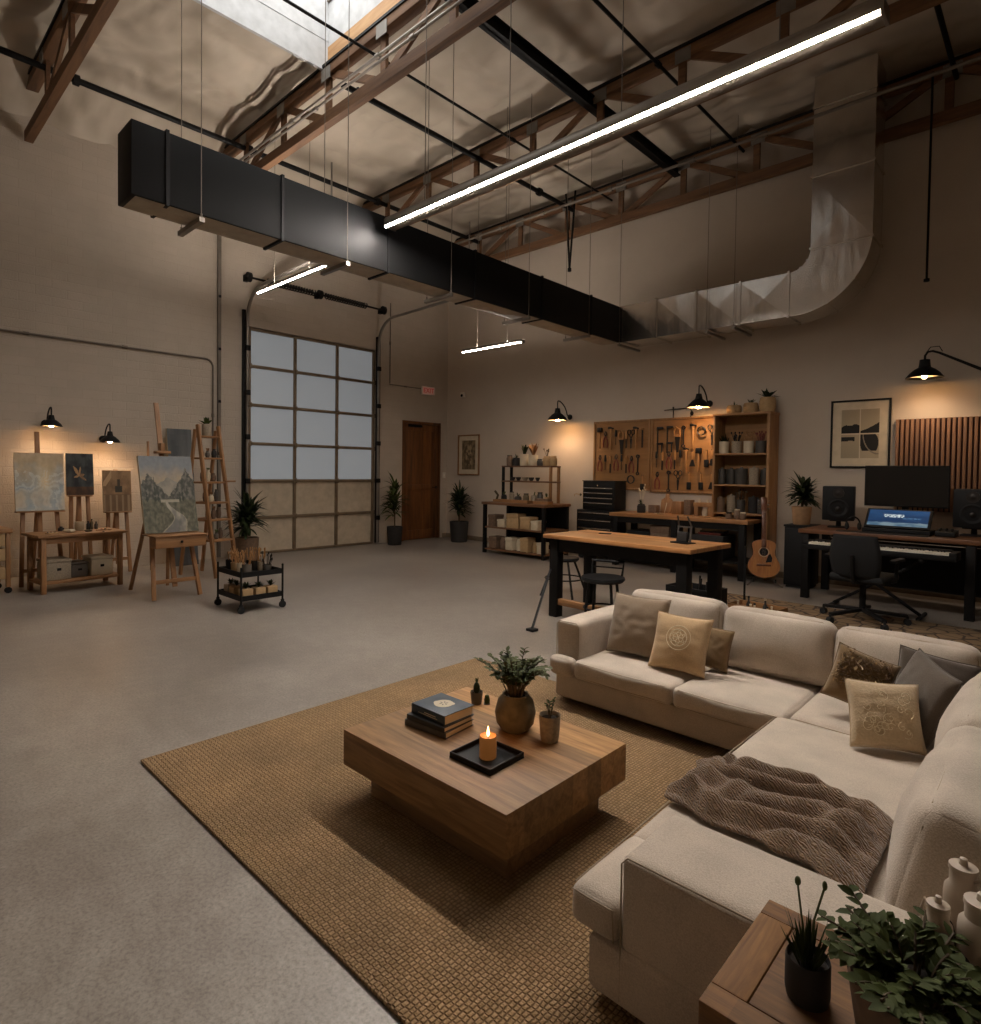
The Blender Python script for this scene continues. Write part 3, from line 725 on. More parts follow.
b = MB(); b.bb(.002, .045, -.025, .025, 0, 5.0, .004); b.build('channel', 'conduit', t)
for z in (.8, 1.6, 2.4, 3.2, 4.0): b = MB(); b.bb(.045, .055, -.02, .02, z-.02, z+.02); b.build('bolt_plate', 'steel_dark', t, smooth=False)
t = thing('wall_sensor', 'small white sensor box high on the back wall by the corner', 'sensor', (-9.03, WY, 2.96))
b = MB(); b.bb(-.05, .05, -.06, -.002, -.06, .05, .01); b.build('body', 'white_plastic', t); b = MB(); b.ell((0, -.062, -.015), (.03, .02, .03)); b.build('lens', 'steel_dark', t)
t = thing('light_switch', 'small light switch beside the wooden door', 'switch', (WX, 8.69, 1.31))
b = MB(); b.bb(.001, .012, -.04, .04, -.06, .06, .004); b.build('plate', 'white_plastic', t); b = MB(); b.bb(.012, .02, -.012, .012, -.025, .025, .003); b.build('rocker', 'white_enamel', t)
# ================================================================== wall lamps
def gooseneck(label, loc, rz, out, drop, r, group, watts):
    """enamel shade on a curved arm; wall at local y = 0, room towards -y; shade rim at z = -drop"""
    t = thing('wall_lamp', label, 'wall lamp', loc, rz, group); k = r/.115
    b = MB(); b.lathe([(0, 0), (.048, 0), (.048, .016), (.03, .028), (0, .028)], (0, -.002, 0), 18, Matrix.Rotation(PI/2, 3, 'X')); b.build('wall_plate', 'black', t)
    zt = -drop+.135*k                                   # top of the shade neck
    pts = [(0, -.02, 0), (0, -.06, .012), (0, -.25*out, .05)]
    pts = [(0, -.02, 0), (0, -.05, 0)]+[(0, -out*.12-.05-(out-.05-out*.12)*(1-math.cos(a))/2, (zt+.075*k)*math.sin(a/2)+ .05*math.sin(a)) for a in [PI*i/12 for i in range(1, 12)]]+[(0, -out, zt+.05*k), (0, -out, zt-.01)]
    b = MB(); b.tube(pts, .009, 8); b.build('arm', 'black', t)
    z0 = -drop
    b = MB(); b.lathe([(.026*k, zt+.002), (.03*k, zt-.02*k), (.036*k, zt-.05*k), (.062*k, zt-.068*k), (.098*k, z0+.032*k), (r, z0), (r-.004, z0), (.094*k, z0+.03*k), (.058*k, zt-.072*k), (.02*k, zt-.055*k)], (0, -out, 0), 28)
    b.lathe([(0, zt+.004), (.026*k, zt+.002)], (0, -out, 0), 28); sh = b.build('shade', 'black', t)
    b = MB(); b.lathe([(r-.006, z0+.004), (.092*k, z0+.029*k), (.056*k, zt-.074*k), (.0, zt-.07*k)], (0, -out, 0), 28); b.build('enamel_lining', 'white_enamel', sh)
    b = MB(); b.lathe([(0, z0+.045*k), (.012*k, z0+.045*k), (.014*k, z0+.03*k), (.026*k, z0+.012*k), (.022*k, z0-.004*k), (0, z0-.010*k)], (0, -out, 0), 14); b.build('bulb', 'bulb', t)
    l = lamp('SPOT', 'lamp_light', (0, -out, z0-.02*k), watts, hexc('#FFDDB8'), spot_size=math.radians(150), spot_blend=.8, shadow_soft_size=.03); l.parent = t
    return t
gooseneck('black wall lamp above the large pale abstract painting', (WX, 1.80, 1.94), PI/2, .32, .05, .118, 'wall lamps', 6)
gooseneck('black wall lamp above the third easel by the dark painting', (WX, 2.44, 1.77), PI/2, .32, .05, .12, 'wall lamps', 6)
gooseneck('black wall lamp between the low shelving bench and the pegboards', (-6.35, WY, 2.37), 0, .37, .085, .175, 'wall lamps', 8)
gooseneck('black wall lamp above the second pegboard beside the bookcase', (-3.84, WY, 2.44), 0, .37, .09, .165, 'wall lamps', 10)
t = thing('wall_lamp', 'black swing arm wall lamp above the slatted panel and monitor', 'wall lamp', (0, 0, 0), 0, 'wall lamps')
c = Vector((-1.19, 8.4, 2.52)); k = 1.62
b = MB(); b.lathe([(0, 0), (.05, 0), (.05, .02), (0, .03)], (.05, WY-.002, 2.05), 16, Matrix.Rotation(PI/2, 3, 'X')); b.build('wall_plate', 'black', t)
b = MB(); b.tube([(.05, WY-.03, 2.05), (.05, WY-.12, 2.05), (-.1, 8.55, 2.19)], .012, 8); b.tube([(-.1, 8.55, 2.19), (-.6, 8.46, 2.52), (-1.06, 8.405, 2.79), (-1.12, 8.4, 2.815), (-1.165, 8.4, 2.81), (-1.19, 8.4, 2.77), (-1.19, 8.4, 2.72)], [.022, .018, .013, .012, .012, .012, .012], 8); b.build('arm', 'black', t)
b = MB(); b.tube([(-1.18, 8.4, 2.80), (-1.14, 8.395, 2.86), (-1.06, 8.39, 2.86), (-1.03, 8.395, 2.80)], .005, 6); b.build('cord', 'rubber', t)
b = MB(); b.lathe([(.0, .205), (.05, .205), (.055, .15), (.06, .12), (.10, .095), (.145, .055), (.185, 0), (.18, 0), (.14, .05), (.095, .088), (.03, .11)], c, 30); sh = b.build('shade', 'black', t)
b = MB(); b.lathe([(.178, .006), (.137, .05), (.09, .084), (0, .09)], c, 30); b.build('enamel_lining', 'white_enamel', sh)
b = MB(); b.ell(c+Vector((0, 0, .018)), (.026, .026, .026)); b.build('bulb', 'bulb', t)
l = lamp('SPOT', 'lamp_light', c+Vector((0, 0, -.03)), 7, hexc('#FFDDB8'), spot_size=math.radians(150), spot_blend=.8, shadow_soft_size=.03); l.parent = t

# ================================================================== plants
def pot_prof(r, h, kind=0):
    if kind == 0: return [(0, 0), (r*.78, 0), (r*.84, .01), (r, h), (r*.97, h+.006), (r*.88, h), (r*.85, h*.86), (0, h*.86)]
    if kind == 1: return [(0, 0), (r*.62, 0), (r*.9, h*.2), (r, h*.5), (r*.86, h*.82), (r*.62, h*.97), (r*.64, h), (r*.55, h*.99), (r*.5, h*.9), (0, h*.88)]
    return [(0, 0), (r*.92, 0), (r, .012), (r, h), (r*.95, h+.004), (r*.9, h), (r*.9, h*.88), (0, h*.88)]
def potted(name, label, loc, r, h, potmat, plant, kind=0, group=None, cat='potted plant', rz=0.):
    t = thing(name, label, cat, loc, rz, group)
    b = MB(); b.lathe(pot_prof(r, h, kind), seg=24); b.build('pot', potmat, t)
    b = MB(); b.lathe([(0, h*.9), (r*.5, h*.905), (r*(.86 if kind != 1 else .5), h*.89)], seg=16); b.build('soil', 'soil', t)
    plant(t, r, h); return t
def dracaena(H, n, L, w, mat='leaf_dark', heads=1, seed=1):
    def f(t, r, h):
        rnd = random.Random(seed); bl, bs = MB(), MB()
        for k in range(heads):
            top = Vector((rnd.uniform(-.04, .04)*k, rnd.uniform(-.04, .04)*k, h+H*(1-.28*k)))
            bs.tube([(0, 0, h*.85), top*.5+Vector((0, 0, h*.42)), top], .012, 6)
            for i in range(n):
                a = rnd.uniform(0, 2*PI); el = rnd.uniform(-.1, 1.3)
                p = Vector((0, 0, h))+(top-Vector((0, 0, h)))*rnd.uniform(.35, 1)
                bl.leaf(p, (math.cos(a)*math.cos(el), math.sin(a)*math.cos(el), math.sin(el)), L*rnd.uniform(.7, 1.1), w*rnd.uniform(.8, 1.1), rnd.uniform(.3, .9))
        bs.build('trunk', 'stem', t); bl.build('foliage', mat, t, angle=80)
    return f
def rosette(n, L, w, mat='leaf_dark', up=.5, seed=1):
    def f(t, r, h):
        rnd = random.Random(seed); bl = MB()
        for i in range(n):
            a = i*2.4; el = up+rnd.uniform(-.35, .5)+.5*(i/n)
            bl.leaf((.01*math.cos(a), .01*math.sin(a), h*.9), (math.cos(a)*math.cos(el), math.sin(a)*math.cos(el), math.sin(el)), L*rnd.uniform(.75, 1.1), w, rnd.uniform(.1, .6))
        bl.build('foliage', mat, t, angle=80)
    return f
def sprigs(n, H, spread, nl, L, w, mat='leaf_olive', seed=1, droop=.3, base_r=.3):
    def f(t, r, h):
        rnd = random.Random(seed); bl, bs = MB(), MB()
        for i in range(n):
            a = rnd.uniform(0, 2*PI); o = Vector((math.cos(a), math.sin(a), 0)); q = rnd.uniform(.25, 1)
            p0 = Vector((0, 0, h*.9))+o*r*base_r*q; p2 = p0+o*spread*q+Vector((0, 0, H*rnd.uniform(.55, 1)-droop*q*spread)); p1 = p0+o*spread*.25*q+Vector((0, 0, H*.62))
            pts = [p0*(1-s)**2+p1*2*s*(1-s)+p2*s*s for s in [k/6 for k in range(7)]]
            bs.tube(pts, .0022 if H < .3 else .004, 5)
            for j in range(nl):
                s = .25+.75*(j+.5)/nl; p = p0*(1-s)**2+p1*2*s*(1-s)+p2*s*s
                d = ((p2-p1)*s+(p1-p0)*(1-s)).normalized(); sd = d.cross(Vector((0, 0, 1))); sd = sd.normalized() if sd.length > .01 else Vector((1, 0, 0))
                v = (d*.6+sd*(1 if j % 2 else -1)*.8+Vector((rnd.uniform(-.2, .2), rnd.uniform(-.2, .2), rnd.uniform(-.1, .4)))).normalized()
                bl.leaf(p, v, L*rnd.uniform(.7, 1.15), w*rnd.uniform(.8, 1.1), .3, rnd.uniform(-.5, .5), n=3)
        bs.build('stems', 'stem', t); bl.build('foliage', mat, t, angle=80)
    return f
def blades(n, H, w, mat='leaf', seed=1, spread=.35):
    def f(t, r, h):
        rnd = random.Random(seed); bl = MB()
        for i in range(n):
            a = rnd.uniform(0, 2*PI); q = rnd.uniform(0, spread)
            bl.leaf((r*.5*math.cos(a)*q*2, r*.5*math.sin(a)*q*2, h*.88), (math.cos(a)*q, math.sin(a)*q, 1), H*rnd.uniform(.5, 1), w, .15, rnd.uniform(0, 3))
        bl.build('foliage', mat, t, angle=80)
    return f
potted('potted_plant', 'bushy dark green plant on the floor between ladder shelf and garage door', (-8.92, 4.17, 0), .17, .36, 'brown_pot', dracaena(.45, 80, .38, .06, 'leaf_dark', 2, 3))
potted('potted_plant', 'slender tall plant in a dark pot between garage door and wooden door', (-9.15, 7.12, 0), .15, .34, 'dark_pot', dracaena(.75, 60, .32, .055, 'leaf', 2, 8))
potted('potted_plant', 'leafy dark plant in a black pot below the small framed print', (-8.72, 8.38, 0), .19, .40, 'dark_pot', dracaena(.55, 75, .34, .06, 'leaf_dark', 2, 5))

# ================================================================== pictures on the walls
def framed(label, x0, x1, z0, z1, mat_w, fn, fw=.03, frame='black', nx=60):
    w, h = x1-x0, z1-z0
    t = thing('framed_print', label, 'framed print', ((x0+x1)/2, WY-.002, z0), 0)
    b = MB()
    b.bb(-w/2, -w/2+fw, -.03, 0, 0, h, .003); b.bb(w/2-fw, w/2, -.03, 0, 0, h, .003); b.bb(-w/2+fw, w/2-fw, -.03, 0, 0, fw, .003); b.bb(-w/2+fw, w/2-fw, -.03, 0, h-fw, h, .003)
    b.build('frame', frame, t)
    b = MB(); b.bb(-w/2+fw, w/2-fw, -.012, -.004, fw, h-fw); b.build('mount', 'cream', t, smooth=False)
    picture('print', w-2*fw-2*mat_w, h-2*fw-2*mat_w, fn, 'print', t, Matrix.Translation((0, -.0135, fw+mat_w)), nx, nx)
    return t
def quad_print(u, v):
    p, k = (.66, .60, .50), (.10, .09, .085); n = fr(u, v, 3, 2)*.08
    if abs(u-.5) < .012 or abs(v-.5) < .008: return (.78, .72, .62)
    if v > .5:
        y = (v-.5)*2; x = u*2 if u < .5 else (u-.5)*2
        edge = .30+.10*math.sin(x*3+ (0 if u < .5 else 1.2))+n
        if u > .5: edge = .12+.34*(x**1.4)
        return k if .02 < y < edge else mix(p, (.55, .50, .42), y*.4+n)
    y = v*2; x = u*2 if u < .5 else (u-.5)*2
    if u < .5: return k if .70+n < y < .88 and x < .72 else mix((.60, .55, .46), p, y+n)
    c = math.hypot(x-.0, y-.95)
    if .80 < math.hypot(x-1.0, y-1.0) < .86: return (.5, .46, .40)
    return k if (y > .3+.5*(x-.1)**2*0 and math.hypot(x-.5, (y-.62)) < .48 or (x < .55 and y > .55)) else mix(p, (.58, .52, .44), n*4)
framed('large square framed black and beige abstract print in four quarters above the speaker', -2.22, -1.56, 1.505, 2.36, .10, quad_print, .022, 'black', 80)
def small_print(u, v):
    n = fr(u, v, 6, 5)
    c = mix((.34, .28, .20), (.52, .44, .32), .5+n)
    if abs(u-.5) < .22 and .15 < v < .85 and n > .05: c = (.60, .52, .40)
    return c
framed('small framed brown print near the corner, over the leafy floor plant', -9.16, -8.55, 1.32, 2.14, .09, small_print, .025, 'pine', 40)
# slatted panel
t = thing('mounted_acoustic_board', 'reddish wood slat panel behind the monitor', 'slat panel', (-1.51, WY-.002, 1.0))
b = MB(); b.bb(0, 1.75, -.018, 0, 0, 1.09, .002); b.build('backing', 'felt', t)
for k in range(35):
    x = .004+k*.05
    b = MB(); b.bb(x, x+.031, -.045, -.0185, .0, 1.09, .003); b.build('slat', 'slat', t)

# ================================================================== painting corner
def easel(label, loc, rz, w, tray_z, mast_z, lean, depth=.5, group='easels', cross=True, box=False, spread=.0):
    """an upright easel; its front towards local -y; tray at tray_z, mast up to mast_z"""
    t = thing('easel', label, 'easel', loc, rz, group)
    sl = lambda z: z*lean                                # how far back the front plane is at height z
    for s in (-1, 1):
        b = MB(); b.bar((s*(w/2+spread), 0, .012), (s*w*.40, sl(tray_z+.03), tray_z+.03), .042, .03, .003); b.build('front_leg', 'pine', t)
    b = MB(); b.bar((0, sl(.15)+.03, .12), (0, sl(mast_z)+.03, mast_z), .05, .024, .004); b.build('mast', 'pine', t)
    for s in ((-1, 1) if box else (0,)):
        b = MB(); b.bar((s*w*.42, depth, .012), (s*w*.15, sl(mast_z*.62)+.06, mast_z*.62), .036, .024, .003); b.build('rear_leg', 'pine', t)
    if box:
        b = MB(); b.bb(-w*.54, w*.54, -.10, .06, tray_z-.13, tray_z-.015, .004); bx = b.build('drawer_box', 'pine_x', t)
        b = MB(); b.ell((0, -.11, tray_z-.07), (.014, .014, .014)); b.build('knob', 'steel_dark', bx)
    b = MB(); b.bb(-w*.58, w*.58, sl(tray_z)-.085 if not box else -.12, sl(tray_z)+.05, tray_z-.014, tray_z, .003); b.build('ledge', 'pine_x', t)
    if cross:
        b = MB(); b.bb(-w*.47, w*.47, sl(.2)-.012, sl(.2)+.016, .17, .21, .003); b.build('crossbar', 'pine_x', t)
    return t
def clamp(t, z, lean):
    b = MB(); b.bb(-.075, .075, z*lean-.045, z*lean+.05, z+.004, z+.034, .004); b.bb(-.022, .022, z*lean-.02, z*lean+.055, z+.034, z+.12, .004); b.build('top_clamp', 'pine_x', t)
def canvas(label, loc, rz, w, h, lean, fn, d=.03, nx=60, name='painting', group=None):
    t = thing(name, label, 'painting', loc, rz, group); a = math.atan(lean)
    m = Matrix.Rotation(-a, 4, 'X')
    b = MB(); b._add(MB().box((0, d/2+.001, h/2), (w, d, h), bev=.003).bm, m); b.build('canvas', 'canvas_side', t)
    picture('paint_layer', w-.004, h-.004, fn, 'paint', t, m @ Matrix.Translation((0, -.0005, .002)), nx, nx)
    return t
def paint_path(u, v):
    """a misty valley with a pale road winding up to bare mountains"""
    n = fr(u, v, 5, 1); n2 = fr(u, v, 16, 3)
    sky = mix((.62, .55, .46), (.46, .47, .48), (v-.62)/.3+n*.4)
    c = sky
    mt = max(.42+.36*max(0, 1-abs(u-.14)*2.6), .42+.40*max(0, 1-abs(u-.86)*2.5))+.035*n2+.03*n
    mf = .60+.13*max(0, 1-abs(u-.50)*3.4)+.03*n
    if v < mf: c = mix((.48, .46, .42), (.58, .54, .48), n+.5)
    if v < mt: c = mix((.25, .25, .22), (.41, .39, .35), n2*1.6+.3+.8*(mt-v))
    hz = .43+.02*n
    if v < hz: c = mix((.29, .29, .23), (.40, .38, .31), n2+.5)
    if .39 < v < .43 and .34 < u < .68: c = (.60, .57, .50)
    if v < .41:
        k = v/.41; cx = .50+.18*math.sin(k*2.6)*(1-k)*.6 + (.10 if k > .55 else .10*k/.55)*math.sin(k*5)
        hw = .30*(1-k)**1.5+.03
        if abs(u-cx-.04) < hw*.62: c = mix((.40, .39, .37), (.62, .59, .53), k*.8+n)
        elif abs(u-cx-.04) < hw*.72: c = (.56, .53, .45)
    for tx, th in ((.24, .34), (.30, .20), (.70, .18), (.76, .30), (.09, .24)):
        if abs(u-tx) < .03*(1-(v-.40)/th)*(.6+.4*math.sin(v*90)) and .40 < v < .40+th: c = (.20, .21, .18)
    return tuple(max(.05, x+.03*n2) for x in c)
def paint_glow(u, v):
    n = fr(u, v, 3, 4); n2 = fr(u, v, 9, 6)
    c = mix((.72, .64, .52), (.62, .66, .68), (.78-v)/.3+n*.7)
    g = math.exp(-((u-.60)/.17)**2-((v-.52)/.30)**2)
    c = mix(c, (.88, .78, .60), g*.9)
    r = abs(math.sin(math.atan2(v-.5, u-.55)*4+n*5)); c = mix(c, (.84, .84, .80), .5*(r > .80)*(v < .7))
    if v < .4: c = mix(c, (.74, .69, .60), .4+n)
    return tuple(x+.05*n2 for x in c)
def paint_dark(u, v):
    n = fr(u, v, 4, 8); c = mix((.12, .14, .15), (.25, .27, .27), .5+n+.2*(v-.5))
    if v < .2: c = mix((.22, .15, .10), (.34, .23, .13), .5+n)
    for a, L, w in ((2.3, .34, .05), (1.35, .26, .035), (.15, .20, .05), (5.9, .30, .035), (3.3, .22, .03)):
        dx, dy = u-.48, v-.46; s = dx*math.cos(a)+dy*math.sin(a); q = abs(-dx*math.sin(a)+dy*math.cos(a))
        if 0 < s < L and q < w*math.sin(PI*min(1, s/L+.05)): c = mix((.66, .52, .36), (.45, .35, .25), q/w+n)
    return c
def paint_still(u, v):
    n = fr(u, v, 4, 11); c = mix((.60, .47, .33), (.46, .35, .24), .5+n+.4*(.6-v))
    if .42 < u < .66 and .46 < v < .62: c = (.22, .20, .15)
    if .50 < u < .60 and .60 < v < .78: c = (.26, .22, .16)
    if v < .42: c = mix(c, (.40, .31, .21), .7)
    if u < .3 and v > .62 and abs(v-u-.62) < .09: c = (.70, .57, .42)
    if v < .40 and int(u*14) % 3 == 0: c = (.56, .46, .34)
    return c
def paint_grey(u, v):
    n = fr(u, v, 3, 14); return mix((.27, .28, .285), (.36, .37, .37), .5+n)
L1 = .14
easel('light wood easel holding the large pale abstract painting', (-8.62, 1.595, 0), PI/2, .40, .87, 1.80, L1, .55)
canvas('large pale blue and gold abstract painting on an easel behind the paint bench', (-8.62-.87*L1+.055, 1.595, .8745), PI/2, .475, .68, L1, paint_glow)
easel('small easel holding the dark painting by the wall', (-9.0, 2.07, 0), PI/2, .22, 1.03, 1.50, .10, .36)
canvas('dark blue grey painting of a pale star shaped flower', (-9.0-1.03*.10+.055, 2.07, 1.0335), PI/2, .30, .53, .10, paint_dark)
easel('narrow easel holding the brown still life', (-9.0, 2.49, 0), PI/2, .26, .81, 1.36, .10, .36)
canvas('brown still life painting with a dark cup on the narrow easel', (-9.0-.81*.10+.055, 2.485, .8135), PI/2, .33, .54, .10, paint_still)
L2 = .27
te = easel('big wooden studio easel with a drawer, holding the valley road painting', (-6.86, 2.45, 0), PI/2+.03, .47, .69, 2.12, L2, .80, 'easels', True, True)
clamp(te, 1.545, L2)
canvas('landscape painting of a pale road through a valley of mountains', (-6.86-.69*L2+.065, 2.445, .6995), PI/2+.03, .55, .85, L2, paint_path, .03, 110)
# tall grey blue canvas leaning on the wall behind
canvas('plain blue grey canvas leaning on the wall behind the ladder shelf', (-9.10, 3.37, .002), PI/2, .34, 1.98, .15, paint_grey, .03, 24, 'canvas_board')
b = MB(); b.bar((0, 0, .01), (-.2, .02, 1.75), .045, .02, .003)
tag(b.build('timber_strip', 'pine', None, (-8.95, 2.86, 0)), 'loose pine strip leaning on the wall behind the big easel', 'timber strip')

# paint bench
def cup(parent, c, r, h, mat): 
    b = MB(); b.lathe([(0, 0), (r*.9, 0), (r, .01), (r, h), (r*.9, h), (r*.86, .02), (0, .02)], c, 16); return b.build('cup', mat, parent)
PBX, PBY, PBR = -8.30, 1.855, PI/2+.12
t = thing('paint_bench', 'warm wood painting bench below the pale abstract painting', 'bench', (PBX, PBY, 0), PBR)
PW, PD, PH = .90, .52, .645
b = MB(); b.bb(-PW/2, PW/2, -PD/2, PD/2, PH-.03, PH, .004); b.build('bench_top', 'pine_x', t)
b = MB(); b.bb(-PW/2+.06, PW/2-.06, -PD/2+.05, -PD/2+.07, PH-.10, PH-.031); b.bb(-PW/2+.06, PW/2-.06, PD/2-.07, PD/2-.05, PH-.10, PH-.031); b.build('apron', 'pine_x', t)
for sx in (-1, 1):
    for sy in (-1, 1):
        b = MB(); b.bb(sx*(PW/2-.065)-.024, sx*(PW/2-.065)+.024, sy*(PD/2-.06)-.024, sy*(PD/2-.06)+.024, 0, PH-.031, .004); b.build('leg', 'pine', t)
b = MB(); b.bb(-PW/2+.045, PW/2-.045, -PD/2+.04, PD/2-.04, .10, .13, .003); b.build('lower_shelf', 'pine_x', t)
def loc_on(o, x, y, z):
    a = o.rotation_euler.z; return (o.location.x+x*math.cos(a)-y*math.sin(a), o.location.y+x*math.sin(a)+y*math.cos(a), z)
def basket(label, loc, rz, w, d, h, mat, group, handle=True):
    t = thing('storage_bin', label, 'bin', loc, rz, group)
    b = MB(); b.prism([(-w/2, -d/2), (w/2, -d/2), (w/2, d/2), (-w/2, d/2)], 0, h*.84, .012); b.build('body', mat, t)
    b = MB(); b.bb(-w/2-.006, w/2+.006, -d/2-.006, d/2+.006, h*.845, h, .01); b.build('lid', mat, t)
    b = MB(); b.bb(-.02, .02, -d/2-.004, -d/2+.004, h*.45, h*.58, .003); b.build('latch', 'steel_dark', t)
    return t
basket('tan lidded bin under the paint bench, nearest its front leg', loc_on(t, -.222, -.01, .131), PBR, .24, .30, .23, 'clay', 'bins under the paint bench')
basket('low grey bin in the middle under the paint bench', loc_on(t, .0, .02, .131), PBR, .17, .26, .17, 'grey_pot', 'bins under the paint bench')
basket('pale boxy bin under the paint bench, at its ladder shelf end', loc_on(t, .215, -.01, .131), PBR, .23, .28, .22, 'cream', 'bins under the paint bench')
bench = t
j = MB(); j.lathe([(0, 0), (.05, 0), (.052, .006), (.052, .10), (.046, .10), (.046, .01), (0, .01)], seg=18); tag(j.build('brush_jar', 'cream', None, loc_on(bench, .08, .12, PH+.001)), 'wide cream jar at the back of the paint bench', 'jar')
for i, (x, y, r, h, m, w) in enumerate(((.18, .15, .02, .10, 'dark_pot', 'just past the cream jar'), (.225, .17, .017, .12, 'vase', 'third from the cream jar'), (.265, .15, .019, .09, 'grey_pot', 'farthest from the cream jar'), (-.09, .18, .032, .05, 'dark_pot', 'squat, before the cream jar'))):
    bt = thing('paint_bottle', f'small dark paint bottle on the paint bench, {w}', 'bottle', loc_on(bench, x, y, PH+.001), 0, 'bottles on the paint bench')
    b = MB(); b.lathe([(0, 0), (r, 0), (r, h*.65), (r*.45, h*.8), (r*.45, h*.88), (0, h*.88)], seg=12); b.build('body', m, bt); b = MB(); b.cyl((0, 0, h*.885), (0, 0, h), r*.5, seg=10); b.build('cap', 'black', bt)
for i, (x, y, s, m, lab) in enumerate(((-.26, -.05, .06, 'kraft', 'oval wooden palette nearest the front leg of the paint bench'), (-.10, -.08, .05, 'cream', 'pale crumpled paint rag on the paint bench'), (.30, -.02, .07, 'pine_x', 'wooden palette at the ladder shelf end of the paint bench'), (.09, -.10, .04, 'vase', 'small paint dish in the middle of the paint bench'))):
    bt = thing('palette' if i in (0, 2) else ('paint_rag' if i == 1 else 'paint_dish'), lab, 'palette' if i in (0, 2) else ('rag' if i == 1 else 'dish'), loc_on(bench, x, y, PH+.001), i*.7)
    if i == 1:
        b = MB(); b.puff((0, 0, .020), (.11, .08, .026), .012, (0, 0, .006), 8, wr=.006); b.build('cloth', 'cream', bt)
    elif i == 3:
        b = MB(); b.lathe([(0, 0), (.03, 0), (.045, .018), (.04, .018), (.028, .006), (0, .006)], seg=16); b.build('dish', m, bt); b = MB(); b.lathe([(0, .0065), (.027, .0065), (0, .009)], seg=12); b.build('paint', 'tool_red', bt)
    else:
        b = MB(); b.lathe([(0, 0), (s, 0), (s*1.02, .004), (s, .009), (0, .009)], seg=20); b.build('board', m, bt)
        for q in range(4):
            b = MB(); b.ell((s*.55*math.cos(q*1.5), s*.55*math.sin(q*1.5), .012), (.013, .010, .006), 8); b.build('paint_dab', ('cream', 'vase', 'tool_red', 'cover_blue')[q], bt)
for q, (x, y, a, w) in enumerate(((.16, -.12, .3, 'nearest the bench edge'), (.20, -.02, .9, 'beside the wooden palette'), (-.02, .02, -.4, 'near the pale rag'))):
    bt = thing('paint_brush', f'thin paint brush lying on the paint bench {w}', 'brush', loc_on(bench, x, y, PH+.006), a, 'brushes on the paint bench')
    b = MB(); b.cyl((0, 0, 0), (.13, 0, 0), .004, .003, 6); b.build('handle', 'tool_wood', bt); b = MB(); b.cyl((.13, 0, 0), (.165, 0, 0), .005, .002, 6); b.build('bristles', 'steel_dark', bt)
# low cabinet cut by the picture edge
t = thing('side_cabinet', 'wooden rolling cabinet cut off at the edge beside the paint bench', 'cabinet', (-8.55, 1.0, 0), PI/2+.1)
b = MB(); b.bb(-.26, .26, -.22, .22, .66, .71, .004); b.build('cabinet_top', 'pine_x', t)
for sx in (-1, 1):
    for sy in (-1, 1):
        b = MB(); b.bb(sx*.225-.02, sx*.225+.02, sy*.185-.02, sy*.185+.02, .07, .659, .003); b.build('leg', 'pine', t)
        b = MB(); b.cyl((sx*.225, sy*.185-.012, .035), (sx*.225, sy*.185+.012, .035), .034, seg=14); b.bb(sx*.225-.01, sx*.225+.01, sy*.185-.015, sy*.185+.015, .05, .0695); b.build('caster', 'black', t)
for z in (.16, .36, .52):
    b = MB(); b.bb(-.20, .20, -.20, .19, z, z+.13, .004); d = b.build('drawer', 'kraft', t); b = MB(); b.bb(-.05, .05, -.215, -.2005, z+.07, z+.085, .003); b.build('pull', 'steel_dark', d)
b = MB(); b.cyl((0, 0, 0), (0, 0, .045), .07, .06, 18); tag(b.build('covered_tin', 'grey_pot', None, (-8.5, .95, .712)), 'low round tin on top of the rolling cabinet', 'tin')

# ladder shelf
LX = Vector((-7.80, 3.38, 0)); LR = PI/2+.36
t = thing('ladder_shelf', 'tall wooden ladder shelf with pots beside the big easel', 'ladder shelf', LX, LR)
LH, LW = 1.92, .34; ln = .17
for s in (-1, 1):
    b = MB(); b.bar((s*LW/2, 0, .01), (s*LW/2*.96, ln*LH, LH+.03), .032, .05, .006); b.build('front_rail', 'pine', t)
    b = MB(); b.bar((s*LW/2, .62, .01), (s*LW/2*.96, ln*LH+.04, LH-.03), .03, .045, .006); b.build('rear_rail', 'pine', t)
lz = (.47, .73, .95, 1.21, 1.52, 1.80)
for z in lz:
    y0 = ln*z; y1 = .62+(ln*LH+.04-.62)*z/LH
    b = MB(); b.bb(-LW/2+.017, LW/2-.017, y0-.02, max(y1, y0+.12), z-.012, z+.012, .003); b.build('shelf', 'pine_x', t)
b = MB(); b.cyl((LW/2-.02, ln*1.21-.03, 1.225), (LW/2+.14, ln*1.21-.03, 1.225), .012, seg=8); b.build('peg', 'pine', t)
lad = t
rnd = random.Random(3)
names = ('lowest', 'second', 'third', 'fourth', 'fifth')
